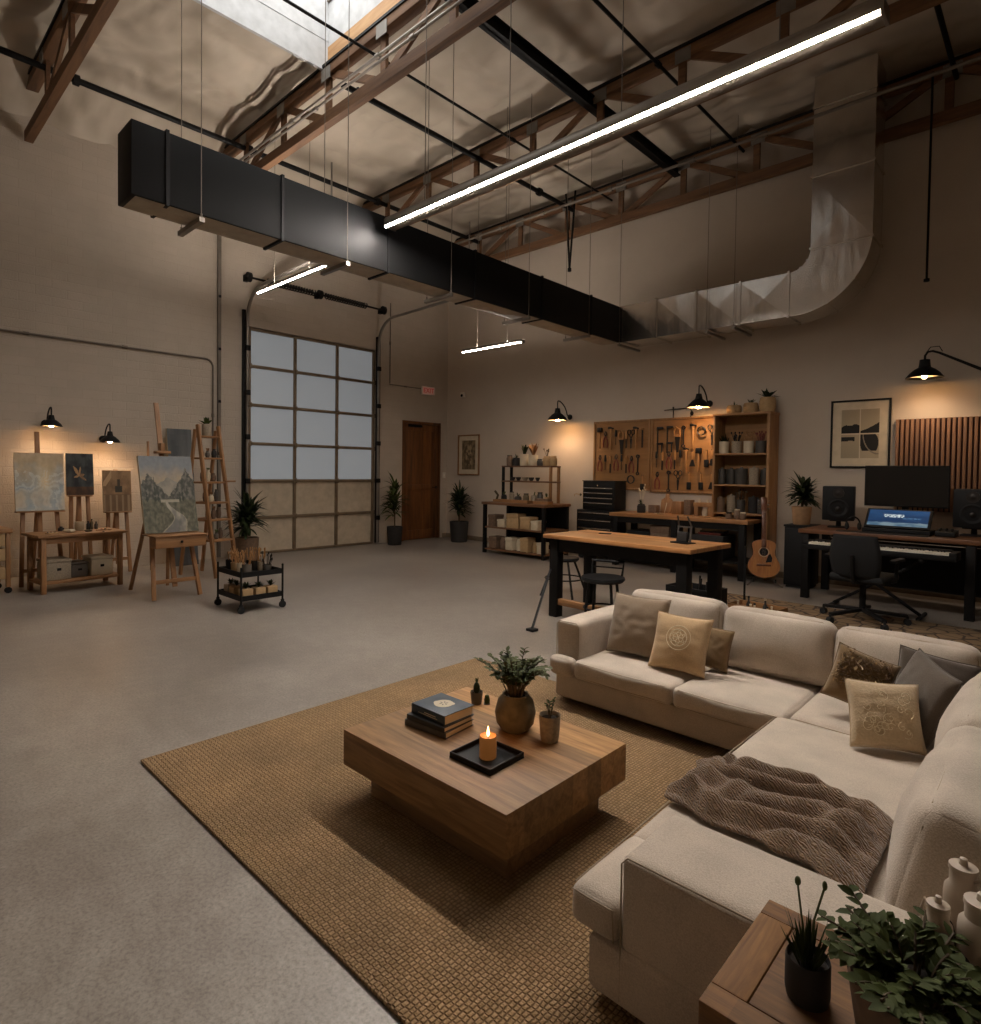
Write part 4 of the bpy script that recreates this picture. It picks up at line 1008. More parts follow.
for i, z in enumerate(lz[:5]):
    y0 = ln*z; y1 = .62+(ln*LH+.04-.62)*z/LH
    for q, x in enumerate((-.09, .0, .085)):
        r = rnd.uniform(.026, .036); h = rnd.uniform(.08, .16); yy = y0+.05+rnd.uniform(0, .03)+(.05 if y1-y0 > .25 else 0)
        m = rnd.choice(['cream', 'clay', 'dark_pot', 'grey_pot', 'brown_pot', 'tin_grey'])
        mw_ = {'cream': 'cream', 'clay': 'speckled', 'dark_pot': 'charcoal', 'grey_pot': 'warm grey', 'brown_pot': 'brown', 'tin_grey': 'grey'}[m]
        bt = thing(rnd.choice(['vase', 'jar']), f'small {mw_} pot on the {names[i]} ladder shelf up, {("easel side", "in the middle", "garage door side")[q]}', 'pot', loc_on(lad, x, yy, z+.013), 0, 'pots on the ladder shelf')
        b = MB(); b.lathe([(0, 0), (r*.7, 0), (r, h*.35), (r*.9, h*.7), (r*.55, h*.85), (r*.6, h), (r*.45, h), (r*.4, h*.8), (0, h*.75)], seg=16); b.build('body', m, bt)
        if q == 1:
            b = MB()
            for g_ in range(7): a = g_*.9; b.leaf((0, 0, h*.8), (math.cos(a)*.3, math.sin(a)*.3, 1), .06, .016, .2)
            b.build('sprig', rnd.choice(['leaf_olive', 'leaf_dry']), bt, angle=80)
potted('potted_succulent', 'succulent in a pale pot on top of the ladder shelf', loc_on(lad, -.0, ln*1.8+.05, 1.813), .055, .15, 'clay', rosette(16, .11, .03, 'leaf', .6, 2), 2)
# rolling cart
t = thing('tool_cart', 'small black two tier rolling cart full of brushes and plants', 'cart', (-5.995, 2.835, 0))
cw, cdp = .51, .41
for z, nm in ((.345, 'upper_tray'), (.115, 'lower_tray')):
    b = MB(); b.bb(-cw/2, cw/2, -cdp/2, cdp/2, z, z+.012)
    for s in (-1, 1):
        b.bb(s*cw/2-.006, s*cw/2+.006, -cdp/2, cdp/2, z, z+.05); b.bb(-cw/2, cw/2, s*cdp/2-.006, s*cdp/2+.006, z, z+.05)
    b.build(nm, 'black', t, smooth=False)
for sx in (-1, 1):
    for sy in (-1, 1):
        x, y = sx*(cw/2+.008), sy*(cdp/2+.008)
        b = MB(); b.cyl((x, y, .075), (x, y, .43), .010, seg=10); b.ell((x, y, .435), (.012, .012, .012), 8); b.build('post', 'black', t)
        b = MB(); b.cyl((x-.011, y, .034), (x+.011, y, .034), .034, seg=18); b.cyl((x-.013, y, .034), (x+.013, y, .034), .014, seg=10); b.bar((x, y, .04), (x, y, .085), .016, .03); b.build('caster', 'rubber', t)
cart = t
wh = ('at the near corner', 'second along the near edge', 'third along the near edge', 'fourth along the near edge', 'at the corner by the garage door', 'at the ladder shelf corner', 'second along the far edge', 'third along the far edge')
for i in range(8):
    x = (-.19, -.07, .05, .18)[i % 4]; y = -.12 if i < 4 else .09
    bt = thing('brush_pot', f'brush pot in the cart top tray, {("first", "second", "third", "fourth")[i % 4]} from the easel, {("front", "rear")[i//4]} row', 'brush pot', loc_on(cart, x, y, .358), 0, 'brush pots in the cart top tray')
    m = ('black', 'kraft', 'cream', 'grey_pot', 'black', 'dark_pot', 'clay', 'tin_grey')[i]
    b = MB(); r, h = rnd.uniform(.032, .042), rnd.uniform(.07, .10); r *= 1.12; h *= 1.15; b.lathe([(0, 0), (r*.9, 0), (r, h), (r*.9, h), (r*.82, .01), (0, .01)], seg=14); b.build('cup', m, bt)
    b = MB()
    for q in range(10):
        a = rnd.uniform(0, 2*PI); tl = Vector((math.cos(a)*r*1.1, math.sin(a)*r*1.1, h+rnd.uniform(.05, .13))); b.cyl((math.cos(a)*r*.3, math.sin(a)*r*.3, .012), tl, .0035, .0025, 6); b.ell(tl, (.007, .007, .016), 6)
    b.build('brushes', rnd.choice(['tool_wood', 'tool_black', 'tool_wood']), bt)
for i in range(5):
    x = (-.15, -.02, .185, .185, .185)[i]; y = (-.13, -.13, -.13, .0, .125)[i]
    bt = thing('herb_box', ('kraft herb pot on the cart lower tray, nearest the ladder shelf', 'kraft herb pot on the cart lower tray, second from the ladder shelf', 'kraft herb pot at the near corner of the cart lower tray', 'kraft herb pot on the cart lower tray, past the near corner', 'kraft herb pot on the cart lower tray, nearest the garage door')[i], 'herb pot', loc_on(cart, x, y, .128), 0, 'herb pots in the cart lower tray')
    b = MB(); s = .052; b.prism([(-s, -s), (s, -s), (s, s), (-s, s)], 0, .095, .006); b.build('box', ('clay', 'kraft', 'kraft', 'kraft', 'kraft')[i], bt)
    b = MB()
    for q in range(26): a = q*2.4; e = rnd.uniform(.5, 1.4); b.leaf((0, 0, .096), (math.cos(a)*math.cos(e), math.sin(a)*math.cos(e), math.sin(e)), rnd.uniform(.04, .075), .018, .3)
    b.build('foliage', 'leaf_dark', bt, angle=80)
# ================================================================== low shelving bench by the corner
rnd = random.Random(11)
t = thing('shelving_bench', 'dark framed shelving bench with jars and boxes near the corner', 'bench', (-6.645, 7.93, 0))
w, d = 1.39, .70
b = MB(); b.bb(-w/2, w/2, -d/2, d/2, .835, .88, .005); b.build('bench_top', 'butcher_dark', t)
for z, nm in ((.06, 'lower_shelf'), (.435, 'lower_shelf')):
    b = MB(); b.bb(-w/2+.02, w/2-.02, -d/2+.02, d/2-.02, z, z+.025, .003); b.build(nm, 'butcher_dark', t)
for sx in (-1, 1):
    for sy in (-1, 1):
        b = MB(); x, y = sx*(w/2-.05), sy*(d/2-.045); b.bb(x-.028, x+.028, y-.028, y+.028, 0, .834, .004); b.build('leg', 'steel_dark', t)
b = MB(); b.bb(-w/2+.08, w/2-.08, d/2-.03, d/2-.015, .09, .83); b.build('back_panel', 'steel_dark', t, smooth=False)
t = thing('rack', 'small open wooden rack standing on the shelving bench', 'rack', (-6.70, 8.12, .881))
rw, rd = 1.10, .26
for z, nm in ((.34, 'shelf'), (.60, 'shelf')):
    b = MB(); b.bb(-rw/2, rw/2, -rd/2, rd/2, z, z+.025, .003); b.build(nm, 'butcher_dark', t)
for sx in (-1, 1):
    for sy in (-1, 1):
        b = MB(); x, y = sx*(rw/2-.025), sy*(rd/2-.022); b.bb(x-.02, x+.02, y-.02, y+.02, 0, .625 if z else .6, .003); b.build('post', 'pine' if sx > 0 else 'steel_dark', t)
def jar(label, loc, r, h, mat, lid=None, name='jar', cat='jar', group=None, neck=True):
    t = thing(name, label, cat, loc, 0, group)
    b = MB(); b.lathe([(0, 0), (r*.94, 0), (r, .012), (r, h*.80), (r*.8 if neck else r, h*.9), (r*.8 if neck else r, h), (r*.7 if neck else r*.9, h), (r*.7 if neck else r*.9, h*.85), (0, h*.84)], seg=18); b.build('body', mat, t)
    if lid: b = MB(); b.lathe([(0, h+.014), (r*.82, h+.014), (r*.86, h+.002), (0, h+.002)], seg=16); b.build('lid', lid, t)
    return t
def twigs(t, h, n, L, mat, sp=.5, leafy=False, seed=0):
    r_ = random.Random(seed); b = MB()
    for q in range(n):
        a = r_.uniform(0, 2*PI); s = r_.uniform(.1, sp); e = Vector((math.cos(a)*s, math.sin(a)*s, 1)).normalized()*L*r_.uniform(.6, 1)
        if leafy: b.leaf((0, 0, h*.85), e, e.length, L*.22, .3)
        else: b.cyl((0, 0, h*.86), e+Vector((0, 0, h*.86)), .004, .003, 5); b.ell(e+Vector((0, 0, h*.86)), (.010, .010, .016), 6)
    b.build('sprigs', mat, t, angle=80)
zt = .881+.626
jar('brown glass bottle on the small rack top, end nearest the corner', (-7.177, 8.12, zt), .055, .17, 'brown_pot', 'steel_dark')
j = jar('round dark pot on the small rack top, beside the brown bottle', (-7.022, 8.12, zt), .075, .14, 'dark_pot', None, 'pot', 'pot'); twigs(j, .14, 9, .10, 'leaf_dark', .8, True, 1)
j = jar('pale tall pot with a dark upright plant on the small rack top', (-6.840, 8.12, zt), .075, .20, 'cream', None, 'pot', 'pot', None, False); twigs(j, .2, 14, .24, 'leaf_dark', .5, True, 2)
j = jar('cream pot with brown dried leaves on the small rack top', (-6.640, 8.12, zt), .085, .18, 'cream', None, 'pot', 'pot', None, False); twigs(j, .18, 18, .26, 'leaf_dry', .5, True, 3)
jar('small clear jar on the small rack top, middle of the row', (-6.477, 8.10, zt), .05, .10, 'tin_grey', 'steel_dark')
j = jar('tan jar with twigs on the small rack top', (-6.340, 8.12, zt), .07, .16, 'kraft', None); twigs(j, .16, 8, .16, 'stem', .5, False, 4)
jar('tan lidded jar on the small rack top, end nearest the wall lamp', (-6.204, 8.12, zt), .06, .15, 'kraft', 'kraft')
for i, x in enumerate((-7.08, -6.95, -6.80, -6.66, -6.52)):
    r = (.05, .045, .055, .05, .04)[i]
    bt = thing('bowl', f'little dark bowl on the rack middle shelf, {("first", "second", "third", "fourth", "fifth")[i]} from the corner end', 'bowl', (x, 8.10, .881+.366), 0, 'dark bowls on the rack shelf')
    b = MB(); b.lathe([(0, 0), (r*.5, 0), (r*.95, .04), (r, .06), (r*.92, .06), (r*.8, .03), (0, .012)], seg=16); b.build('bowl', 'dark_pot' if i != 2 else 'clay', bt); b = MB(); b.lathe([(0, .045), (r*.8, .04)], seg=14); b.build('contents', 'soil', bt)
for i, (x, y, r, h, m) in enumerate(((-7.12, 7.92, .05, .12, 'dark_pot'), (-6.95, 7.93, .045, .16, 'clay'), (-6.80, 7.92, .06, .10, 'tin_grey'), (-6.62, 7.92, .05, .14, 'vase'), (-6.45, 7.92, .055, .13, 'clay'), (-6.32, 7.92, .05, .17, 'tin_grey'), (-6.18, 7.92, .045, .11, 'kraft'))):
    j = jar(f'small jar on the shelving bench under the rack, {("first", "second", "third", "fourth", "fifth", "sixth", "seventh")[i]} from the corner end', (x, y, .882), r, h, m, 'steel_dark' if i % 2 else None, group='jars under the rack')
    if not i % 2: twigs(j, h, 6, .10, 'leaf_olive', .6, True, i)
t = thing('wooden_tray', 'long shallow wooden tray at the front edge of the shelving bench', 'tray', (-6.75, 7.74, .882))
b = MB(); b.bb(-.38, .38, -.09, .09, 0, .012); b.build('base_board', 'pine_x', t)
b = MB(); b.bb(-.38, .38, -.09, -.078, .0125, .045); b.bb(-.38, .38, .078, .09, .0125, .045); b.bb(-.38, -.368, -.078, .078, .0125, .045); b.bb(.368, .38, -.078, .078, .0125, .045); b.build('rim', 'pine_x', t)
t = thing('wooden_tray', 'short wooden tray at the end of the shelving bench by the tool chest', 'tray', (-6.13, 7.76, .882), .1)
b = MB(); b.bb(-.14, .14, -.09, .09, 0, .05, .004); b.build('box', 'pine_x', t); b = MB(); b.bb(-.12, .12, -.07, .07, .0505, .09, .006); b.build('contents', 'brown_pot', t)
b = MB(); b.tube([(0, 0, 0), (.04, 0, .10), (-.03, 0, .17)], .02, 8); tag(b.build('wood_figure', 'stem', None, (-7.24, 7.85, .89)), 'small dark carved figure at the corner end of the shelving bench', 'figure')
def box_(label, loc, w, d, h, mat, group=None, lid=True, name='storage_box'):
    t = thing(name, label, 'box', loc, rnd.uniform(-.06, .06), group)
    b = MB(); b.bb(-w/2, w/2, -d/2, d/2, 0, h*(.72 if lid else 1), .006); b.build('body', mat, t)
    if lid: b = MB(); b.bb(-w/2-.005, w/2+.005, -d/2-.005, d/2+.005, h*.72+.001, h, .006); b.build('lid', mat, t)
    return t
for i, (x, w_, h, m) in enumerate(((-7.14, .16, .20, 'brown_pot'), (-6.93, .15, .13, 'cream'), (-6.68, .24, .24, 'kraft'), (-6.40, .20, .20, 'kraft'), (-6.20, .14, .15, 'cream'))):
    box_(f'box on the middle shelf of the shelving bench, {("first", "second", "third", "fourth", "fifth")[i]} from the corner end', (x, 7.74, .462), w_, .22, h, m, 'boxes on the bench middle shelf')
for i, (x, w_, h, m) in enumerate(((-7.12, .17, .20, 'brown_pot'), (-6.93, .15, .19, 'brown_pot'), (-6.75, .15, .21, 'cream'), (-6.58, .13, .19, 'cream'), (-6.42, .16, .23, 'kraft'), (-6.24, .12, .15, 'kraft'), (-6.105, .09, .18, 'cream'))):
    if i % 2: jar(f'canister on the bottom shelf of the shelving bench, {("first", "second", "third", "fourth", "fifth", "sixth", "seventh")[i]} from the corner end', (x, 7.74, .087), w_/2, h, m, m, 'canister', 'canister', 'canisters on the bench bottom shelf')
    else: box_(f'box on the bottom shelf of the shelving bench, {("first", "second", "third", "fourth", "fifth", "sixth", "seventh")[i]} from the corner end', (x, 7.74, .087), w_, .2, h, m, 'boxes on the bench bottom shelf')
t = thing('wall_hook', 'small curved hook on the wall between shelving bench and tool chest', 'hook', (-6.1, WY-.001, 1.02))
b = MB(); b.lathe([(0, 0), (.02, 0), (.02, .01), (0, .01)], (0, 0, 0), 12, Matrix.Rotation(PI/2, 3, 'X')); b.build('plate', 'steel_dark', t); b = MB(); b.tube([(0, -.01, 0), (-.06, -.05, .015), (-.1, -.05, 0), (-.09, -.05, -.03)], .006, 6); b.build('arm', 'kraft', t)

# ================================================================== tool chest
t = thing('tool_chest', 'black two part tool chest with chrome drawer pulls', 'tool chest', (-5.45, 8.48, 0))
b = MB(); b.bb(-.39, .31, -.19, .19, .10, .80, .008); lo_ = b.build('lower_cabinet', 'black', t)
b = MB(); b.bb(-.29, .31, -.17, .17, .81, 1.26, .008); up_ = b.build('upper_chest', 'black', t)
b = MB(); b.bb(-.30, .32, -.175, .175, 1.2605, 1.275, .004); b.build('lid', 'black', t)
for k, z in enumerate((1.13, 1.05, .97, .89)):
    b = MB(); b.bb(-.27, .29, -.186, -.1705, z-.035, z+.033, .004); dr = b.build('drawer', 'black', up_)
for k, z in enumerate((1.155, 1.075, .995, .915)):
    b = MB(); b.bb(-.26, .28, -.20, -.187, z-.008, z+.008, .003); b.build('drawer_pull', 'chrome', up_)
for k, z in enumerate((.72, .60, .47, .33, .19)):
    b = MB(); b.bb(-.37, .29, -.206, -.1905, z-.055, z+.05, .004); b.build('drawer', 'black', lo_)
    b = MB(); b.bb(-.35, .27, -.22, -.2065, z+.026, z+.042, .003); b.build('drawer_pull', 'chrome', lo_)
b = MB(); b.cyl((0, -.187, 1.20), (0, -.17, 1.20), .012, seg=10); b.build('lock', 'chrome', up_)
for sx in (-.33, .25):
    for sy in (-.13, .13): b = MB(); b.cyl((sx, sy-.015, .05), (sx, sy+.015, .05), .049, seg=14); b.bb(sx-.02, sx+.02, sy-.02, sy+.02, .07, .0995); b.build('caster', 'rubber', t)

# ================================================================== workbench, pegboards, bookcase
WBX0, WBX1, WBY0, WBY1, WBZ = -5.07, -2.98, 8.05, 8.71, .80
t = thing('workbench', 'long wooden topped workbench under the pegboards', 'workbench', ((WBX0+WBX1)/2, (WBY0+WBY1)/2, 0))
w, d = WBX1-WBX0, WBY1-WBY0
b = MB(); b.bb(-w/2, w/2, -d/2, d/2, WBZ-.05, WBZ, .005); b.build('bench_top', 'butcher', t)
for sx in (-1, 0, 1):
    for sy in (-1, 1):
        b = MB(); x, y = sx*(w/2-.09), sy*(d/2-.06); b.bb(x-.04, x+.04, y-.04, y+.04, 0, WBZ-.051, .004); b.build('leg', 'steel_dark', t)
b = MB(); b.bb(-w/2+.05, w/2-.05, -d/2+.03, d/2-.03, .22, .245); b.build('lower_shelf', 'steel_dark', t, smooth=False)
b = MB(); b.bb(-w/2+.13, w/2-.13, -d/2+.03, -d/2+.05, WBZ-.14, WBZ-.052); b.build('apron', 'steel_dark', t, smooth=False)
for i, (x, w_, h, m) in enumerate(((-4.62, .36, .30, 'black'), (-4.26, .30, .40, 'brown_pot'), (-3.55, .44, .32, 'dark_pot'))):
    box_(f'dark storage box on the workbench lower shelf, {("nearest the tool chest", "in the middle", "nearest the guitar")[i]}', (x, 8.33, .246), w_, .4, h, m, 'boxes under the workbench')
for i in range(3):
    b = MB(); b.bb(-.16, .16, -.12, .12, 0, .028, .003); bt = thing('folded_cloth', f'folded dark cloth on the workbench lower box nearest the guitar, {("bottom", "middle", "top")[i]} of the pile', 'cloth', (-3.55+.02*i, 8.30, .567+.029*i), .1*i, 'folded cloths under the workbench'); b.build('cloth', ('tool_red', 'dark_pot', 'brown_fab')[i], bt)
def pegboard(label, x0, x1, z0, z1):
    t = thing('pegboard', label, 'pegboard', ((x0+x1)/2, WY-.001, z0)); w, h = x1-x0, z1-z0
    b = MB(); b.bb(-w/2+.031, w/2-.031, -.022, 0, .031, h-.031); b.build('board', 'peg', t, smooth=False)
    b = MB(); b.bb(-w/2, -w/2+.03, -.04, 0, 0, h, .003); b.bb(w/2-.03, w/2, -.04, 0, 0, h, .003); b.bb(-w/2+.03, w/2-.03, -.04, 0, 0, .03, .003); b.bb(-w/2+.03, w/2-.03, -.04, 0, h-.03, h, .003); b.build('frame', 'birch', t)
    return t
pegboard('pegboard of tools beside the tool chest', -5.83, -4.78, 1.13, 2.26)
pegboard('pegboard of tools beside the bookcase, under the wall lamp', -4.765, -3.64, 1.11, 2.26)
TOOLS = {}
def proto(kind):
    """hung by its top at the origin, board at local y = 0, room towards -y"""
    t = thing(kind, None, None, (0, 0, -50))
    B = MB; g = lambda: None
    b = MB(); b.cyl((0, .009, 0), (0, -.03, 0), .004, seg=6); b.tube([(0, -.03, 0), (0, -.034, .012)], .004, 6); b.build('hook', 'tool_steel', t)
    if kind == 'hammer':
        b = MB(); b.bar((0, -.03, .02), (0, -.03, -.29), .024, .018, .004); b.build('handle', 'tool_wood', t)
        b = MB(); b.cyl((-.038, -.03, .035), (.0, -.03, .035), .018, seg=10); b.bar((0, -.03, .035), (.042, -.03, .022), .022, .022, .004); b.build('head', 'tool_steel', t)
    elif kind == 'mallet':
        b = MB(); b.bar((0, -.03, .02), (0, -.03, -.26), .024, .018, .004); b.build('handle', 'tool_wood', t)
        b = MB(); b.bb(-.037, .037, -.05, -.008, -.02, .05, .01); b.build('head', 'tool_black', t)
    elif kind == 'pliers':
        for s in (-1, 1):
            b = MB(); b.tube([(s*.004, -.025, -.06), (s*.030, -.025, -.12), (s*.034, -.025, -.18), (s*.026, -.025, -.23)], [.007, .010, .010, .008], 7); b.build('grip', 'tool_red', t)
            b = MB(); b.tube([(-s*.004, -.025, -.06), (-s*.016, -.025, -.03), (-s*.005, -.025, .012)], [.009, .009, .004], 7); b.build('jaw', 'tool_steel', t)
    elif kind == 'wrench':
        b = MB(); b.bar((0, -.02, -.03), (0, -.02, -.23), .020, .010, .003); b.build('shank', 'tool_steel', t)
        b = MB()
        for z, r in ((-.005, .028), (-.25, .025)):
            b.lathe([(r*.5, -.007), (r, -.007), (r, .007), (r*.5, .007), (r*.5, -.007)], (0, -.02, z), 14, Matrix.Rotation(PI/2, 3, 'X'))
        b.build('jaws', 'tool_steel', t)
    elif kind == 'screwdriver':
        b = MB(); b.lathe([(0, 0), (.014, .004), (.017, .03), (.013, .08), (.009, .10), (0, .10)], (0, -.02, -.09), 10); b.build('grip', 'tool_black', t)
        b = MB(); b.cyl((0, -.02, -.09), (0, -.02, -.21), .005, seg=6); b.build('blade', 'tool_steel', t)
    elif kind == 'chisel':
        b = MB(); b.lathe([(0, 0), (.012, .0), (.017, .05), (.014, .10), (.016, .12), (0, .125)], (0, -.02, -.11), 10); b.build('handle', 'tool_wood', t)
        b = MB(); b.bar((0, -.02, -.11), (0, -.02, -.24), .020, .005); b.build('blade', 'tool_steel', t)
    elif kind == 'hand_saw':
        b = MB(); b.prism([(-.02, -.10), (.055, -.10), (.035, -.33), (.008, -.33)], -.0015, .0015, mat4=Matrix.Translation((0, -.02, 0)) @ Matrix.Rotation(PI/2, 4, 'X')); b.build('blade', 'tool_steel', t)
        b = MB(); b.tube([(-.02, -.02, -.10), (-.028, -.02, -.04), (0, -.02, .01), (.045, -.02, -.02), (.05, -.02, -.10)], .013, 8); b.bb(-.025, .055, -.03, -.01, -.12, -.09, .005); b.build('handle', 'tool_wood', t)
    elif kind == 'scraper':
        b = MB(); b.bar((0, -.02, .01), (0, -.02, -.11), .026, .016, .005); b.build('handle', 'tool_wood', t)
        b = MB(); b.prism([(-.012, -.11), (.012, -.11), (.04, -.20), (-.04, -.20)], -.002, .002, mat4=Matrix.Translation((0, -.02, 0)) @ Matrix.Rotation(PI/2, 4, 'X')); b.build('blade', 'tool_steel', t)
    elif kind == 'paint_brush':
        b = MB(); b.tube([(0, -.02, .01), (0, -.02, -.05), (0, -.02, -.12)], [.007, .010, .014], 8); b.build('handle', 'tool_wood', t)
        b = MB(); b.bb(-.028, .028, -.03, -.01, -.22, -.12, .006); b.build('bristles', 'tool_black', t)
    elif kind == 'shears':
        for s in (-1, 1):
            b = MB(); b.tube([(s*.03+.024*math.cos(a), -.022, -.02+.034*math.sin(a)) for a in [2*PI*k/12 for k in range(13)]], .006, 6); b.bar((s*.03, -.022, -.05), (-s*.012, -.022, -.13), .012, .007); b.build('handle', 'tool_black', t)
            b = MB(); b.bar((-s*.010, -.022+s*.003, -.12), (0, -.022+s*.003, -.25), .016, .004); b.build('blade', 'tool_steel', t)
    elif kind == 'clamp':
        b = MB(); b.bar((0, -.025, .02), (0, -.025, -.34), .016, .010); b.build('bar', 'tool_steel', t)
        b = MB(); b.bb(-.01, .075, -.036, -.014, -.005, .03, .004); b.bb(-.01, .075, -.036, -.014, -.22, -.19, .004); b.cyl((.06, -.025, -.22), (.06, -.025, -.33), .011, seg=8); b.build('jaws', 'tool_black', t)
    elif kind == 'square':
        b = MB(); b.bar((0, -.02, .01), (0, -.02, -.26), .024, .004); b.build('blade', 'tool_steel', t); b = MB(); b.bb(-.05, .015, -.032, -.01, -.01, .02, .003); b.build('stock', 'tool_wood', t)
    elif kind == 'tape_coil':
        b = MB()
        for q in range(3): b.tube([(.05*math.cos(a), -.015-.009*q, -.05+.055*math.sin(a)) for a in [2*PI*k/16 for k in range(17)]], .006, 6)
        b.build('coil', 'tool_black', t)
    return t
HOW = {'hammer': 'claw hammer', 'mallet': 'black headed mallet', 'pliers': 'red handled pliers', 'wrench': 'steel ring wrench', 'screwdriver': 'black handled screwdriver', 'chisel': 'wood handled chisel', 'hand_saw': 'wood handled hand saw',
       'scraper': 'flat wood handled scraper', 'paint_brush': 'broad paint brush', 'shears': 'black handled shears', 'clamp': 'bar clamp', 'square': 'try square', 'tape_coil': 'coil of black cord'}
ORD = ('first', 'second', 'third', 'fourth', 'fifth', 'sixth', 'seventh', 'eighth', 'ninth', 'tenth', 'eleventh', 'twelfth')
def hang(board, row, z, x0, x1, kinds):
    n = len(kinds)
    for i, k in enumerate(kinds):
        x = x0+(x1-x0)*(i+.0)/max(1, n-1)
        lab = f'{HOW[k]}, {ORD[i]} from left, {row} row of pegboard {board}'
        if k not in TOOLS:
            p = proto(k); TOOLS[k] = p; o = p
        else: o = dup(TOOLS[k])
        o.scale = (1.2, 1.2, 1.12); o.location = (x+rnd.uniform(-.012, .012), WY-.036, z+rnd.uniform(-.015, .015)); tag(o, lab, {'screwdriver': 'screwdriver', 'chisel': 'chisel', 'hammer': 'hammer', 'mallet': 'mallet', 'pliers': 'pliers', 'wrench': 'wrench', 'hand_saw': 'saw', 'scraper': 'scraper', 'paint_brush': 'brush', 'shears': 'shears', 'clamp': 'clamp', 'square': 'square'}[k] if k != 'tape_coil' else 'cord', 'tools on the pegboard '+board)
A, B_ = 'beside tool chest', 'beside bookcase'
hang(A, 'top', 2.09, -5.68, -4.90, ['mallet', 'pliers', 'hammer', 'screwdriver', 'hand_saw', 'chisel', 'shears', 'hammer', 'square'])
hang(A, 'middle', 1.68, -5.68, -4.98, ['pliers', 'screwdriver', 'chisel', 'pliers', 'screwdriver', 'chisel', 'pliers', 'wrench'])
hang(A, 'bottom', 1.36, -5.10, -4.90, ['tape_coil', 'paint_brush'])
hang(B_, 'top', 2.10, -4.62, -3.78, ['clamp', 'clamp', 'hand_saw', 'wrench', 'hammer', 'tape_coil', 'shears'])
hang(B_, 'middle', 1.74, -4.64, -3.76, ['screwdriver', 'chisel', 'pliers', 'chisel', 'screwdriver', 'hammer', 'scraper', 'mallet', 'paint_brush', 'scraper'])
hang(B_, 'bottom', 1.42, -4.62, -3.76, ['pliers', 'wrench', 'shears', 'paint_brush', 'paint_brush', 'scraper'])
t = thing('wire_ornament', 'thin black wire ornament standing on the pegboard top', 'ornament', (-4.25, 8.745, 2.261))
b = MB(); b.cyl((-.15, 0, 0), (-.15, 0, .15), .006, seg=6); b.cyl((-.30, 0, .12), (.0, 0, .13), .006, seg=6); b.tube([(.0, 0, .13), (.12, 0, .13), (.15, 0, .07), (.13, 0, .0)], .007, 6); b.ell((-.15, 0, .15), (.015, .012, .015), 8); b.ell((.15, 0, .05), (.03, .015, .035), 8); b.build('wire', 'steel_dark', t)

# bookcase standing beside the bench end, its open bays over the bench
BX0, BX1, BY0, BY1, BZ = -3.62, -2.855, 8.40, 8.755, 2.245
t = thing('bookcase', 'tall open wooden bookcase of canisters at the workbench end', 'bookcase', (0, 0, 0))
b = MB(); b.bb(BX0, BX0+.03, BY0, BY1, WBZ+.001, BZ-.03, .003); b.build('side_panel', 'birch', t)
b = MB(); b.bb(BX1-.035, BX1, BY0, BY1, 0, BZ-.03, .003); b.build('side_panel', 'birch', t)
b = MB(); b.bb(BX0-.01, BX1+.01, BY0-.01, BY1, BZ-.0295, BZ, .003); b.build('top_board', 'birch_x', t)
b = MB(); b.bb(BX0+.03, BX1-.035, BY1-.012, BY1, WBZ+.001, BZ-.03); b.build('back_panel', 'peg', t, smooth=False)
for z in (.875, 1.265, 1.695):
    b = MB(); b.bb(BX0+.031, BX1-.036, BY0+.004, BY1-.013, z-.025, z, .003); b.build('shelf', 'birch_x', t)
def canister(label, loc, r, h, mat, fill, group, n=9):
    t = thing('canister', label, 'canister', loc, 0, group)
    b = MB(); b.lathe([(0, 0), (r*.95, 0), (r, .01), (r, h), (r*.93, h), (r*.93, .02), (0, .02)], seg=20); b.lathe([(r, h*.93), (r*1.03, h*.94), (r*1.03, h*.98), (r, h*.99)], seg=20); b.build('body', mat, t)
    if fill: twigs(t, h*.5, n+8, h*1.35, fill, .42, fill.startswith('leaf'), int(loc[0]*100) % 97)
    else: b = MB(); b.lathe([(0, h+.03), (.018, h+.03), (.02, h+.012), (r*1.0, h+.010), (r*1.0, h+.001), (0, h+.001)], seg=18); b.build('lid', mat, t)
    return t
mats = (('cream', 'leaf_dark'), ('clay', 'tool_black'), ('cream', 'tool_wood'), ('tin_grey', 'tool_red'))
col_ = ('cream', 'speckled', 'pale', 'grey')
for i, x in enumerate((-3.50, -3.325, -3.16, -3.0)): canister(f'{col_[i]} canister on the bookcase top shelf, {ORD[i]} from the pegboard', (x, 8.50, 1.696), .066, .165, mats[i][0], mats[i][1], 'canisters on the bookcase top shelf', 10)
for i, x in enumerate((-3.52, -3.42, -3.25, -3.08, -2.97)): canister(f'grey tin on the bookcase middle shelf, {ORD[i]} from the pegboard', (x, 8.50+(.08 if i in (1, 4) else 0), 1.266), (.05, .07, .08, .065, .055)[i], (.2, .2, .21, .22, .2)[i], 'tin_grey' if i != 3 else 'clay', None, 'tins on the bookcase middle shelf')
for i, x in enumerate((-3.53, -3.40, -3.25, -3.10, -2.97)): canister(f'dark jar on the bookcase bottom shelf, {ORD[i]} from the pegboard', (x, 8.50+(.05 if i % 2 else 0), .876), (.05, .06, .055, .065, .055)[i], (.19, .22, .18, .21, .19)[i], ('brown_pot', 'clay', 'tin_grey', 'dark_pot', 'tin_grey')[i], None if i != 2 else 'stem', 'jars on the bookcase bottom shelf')
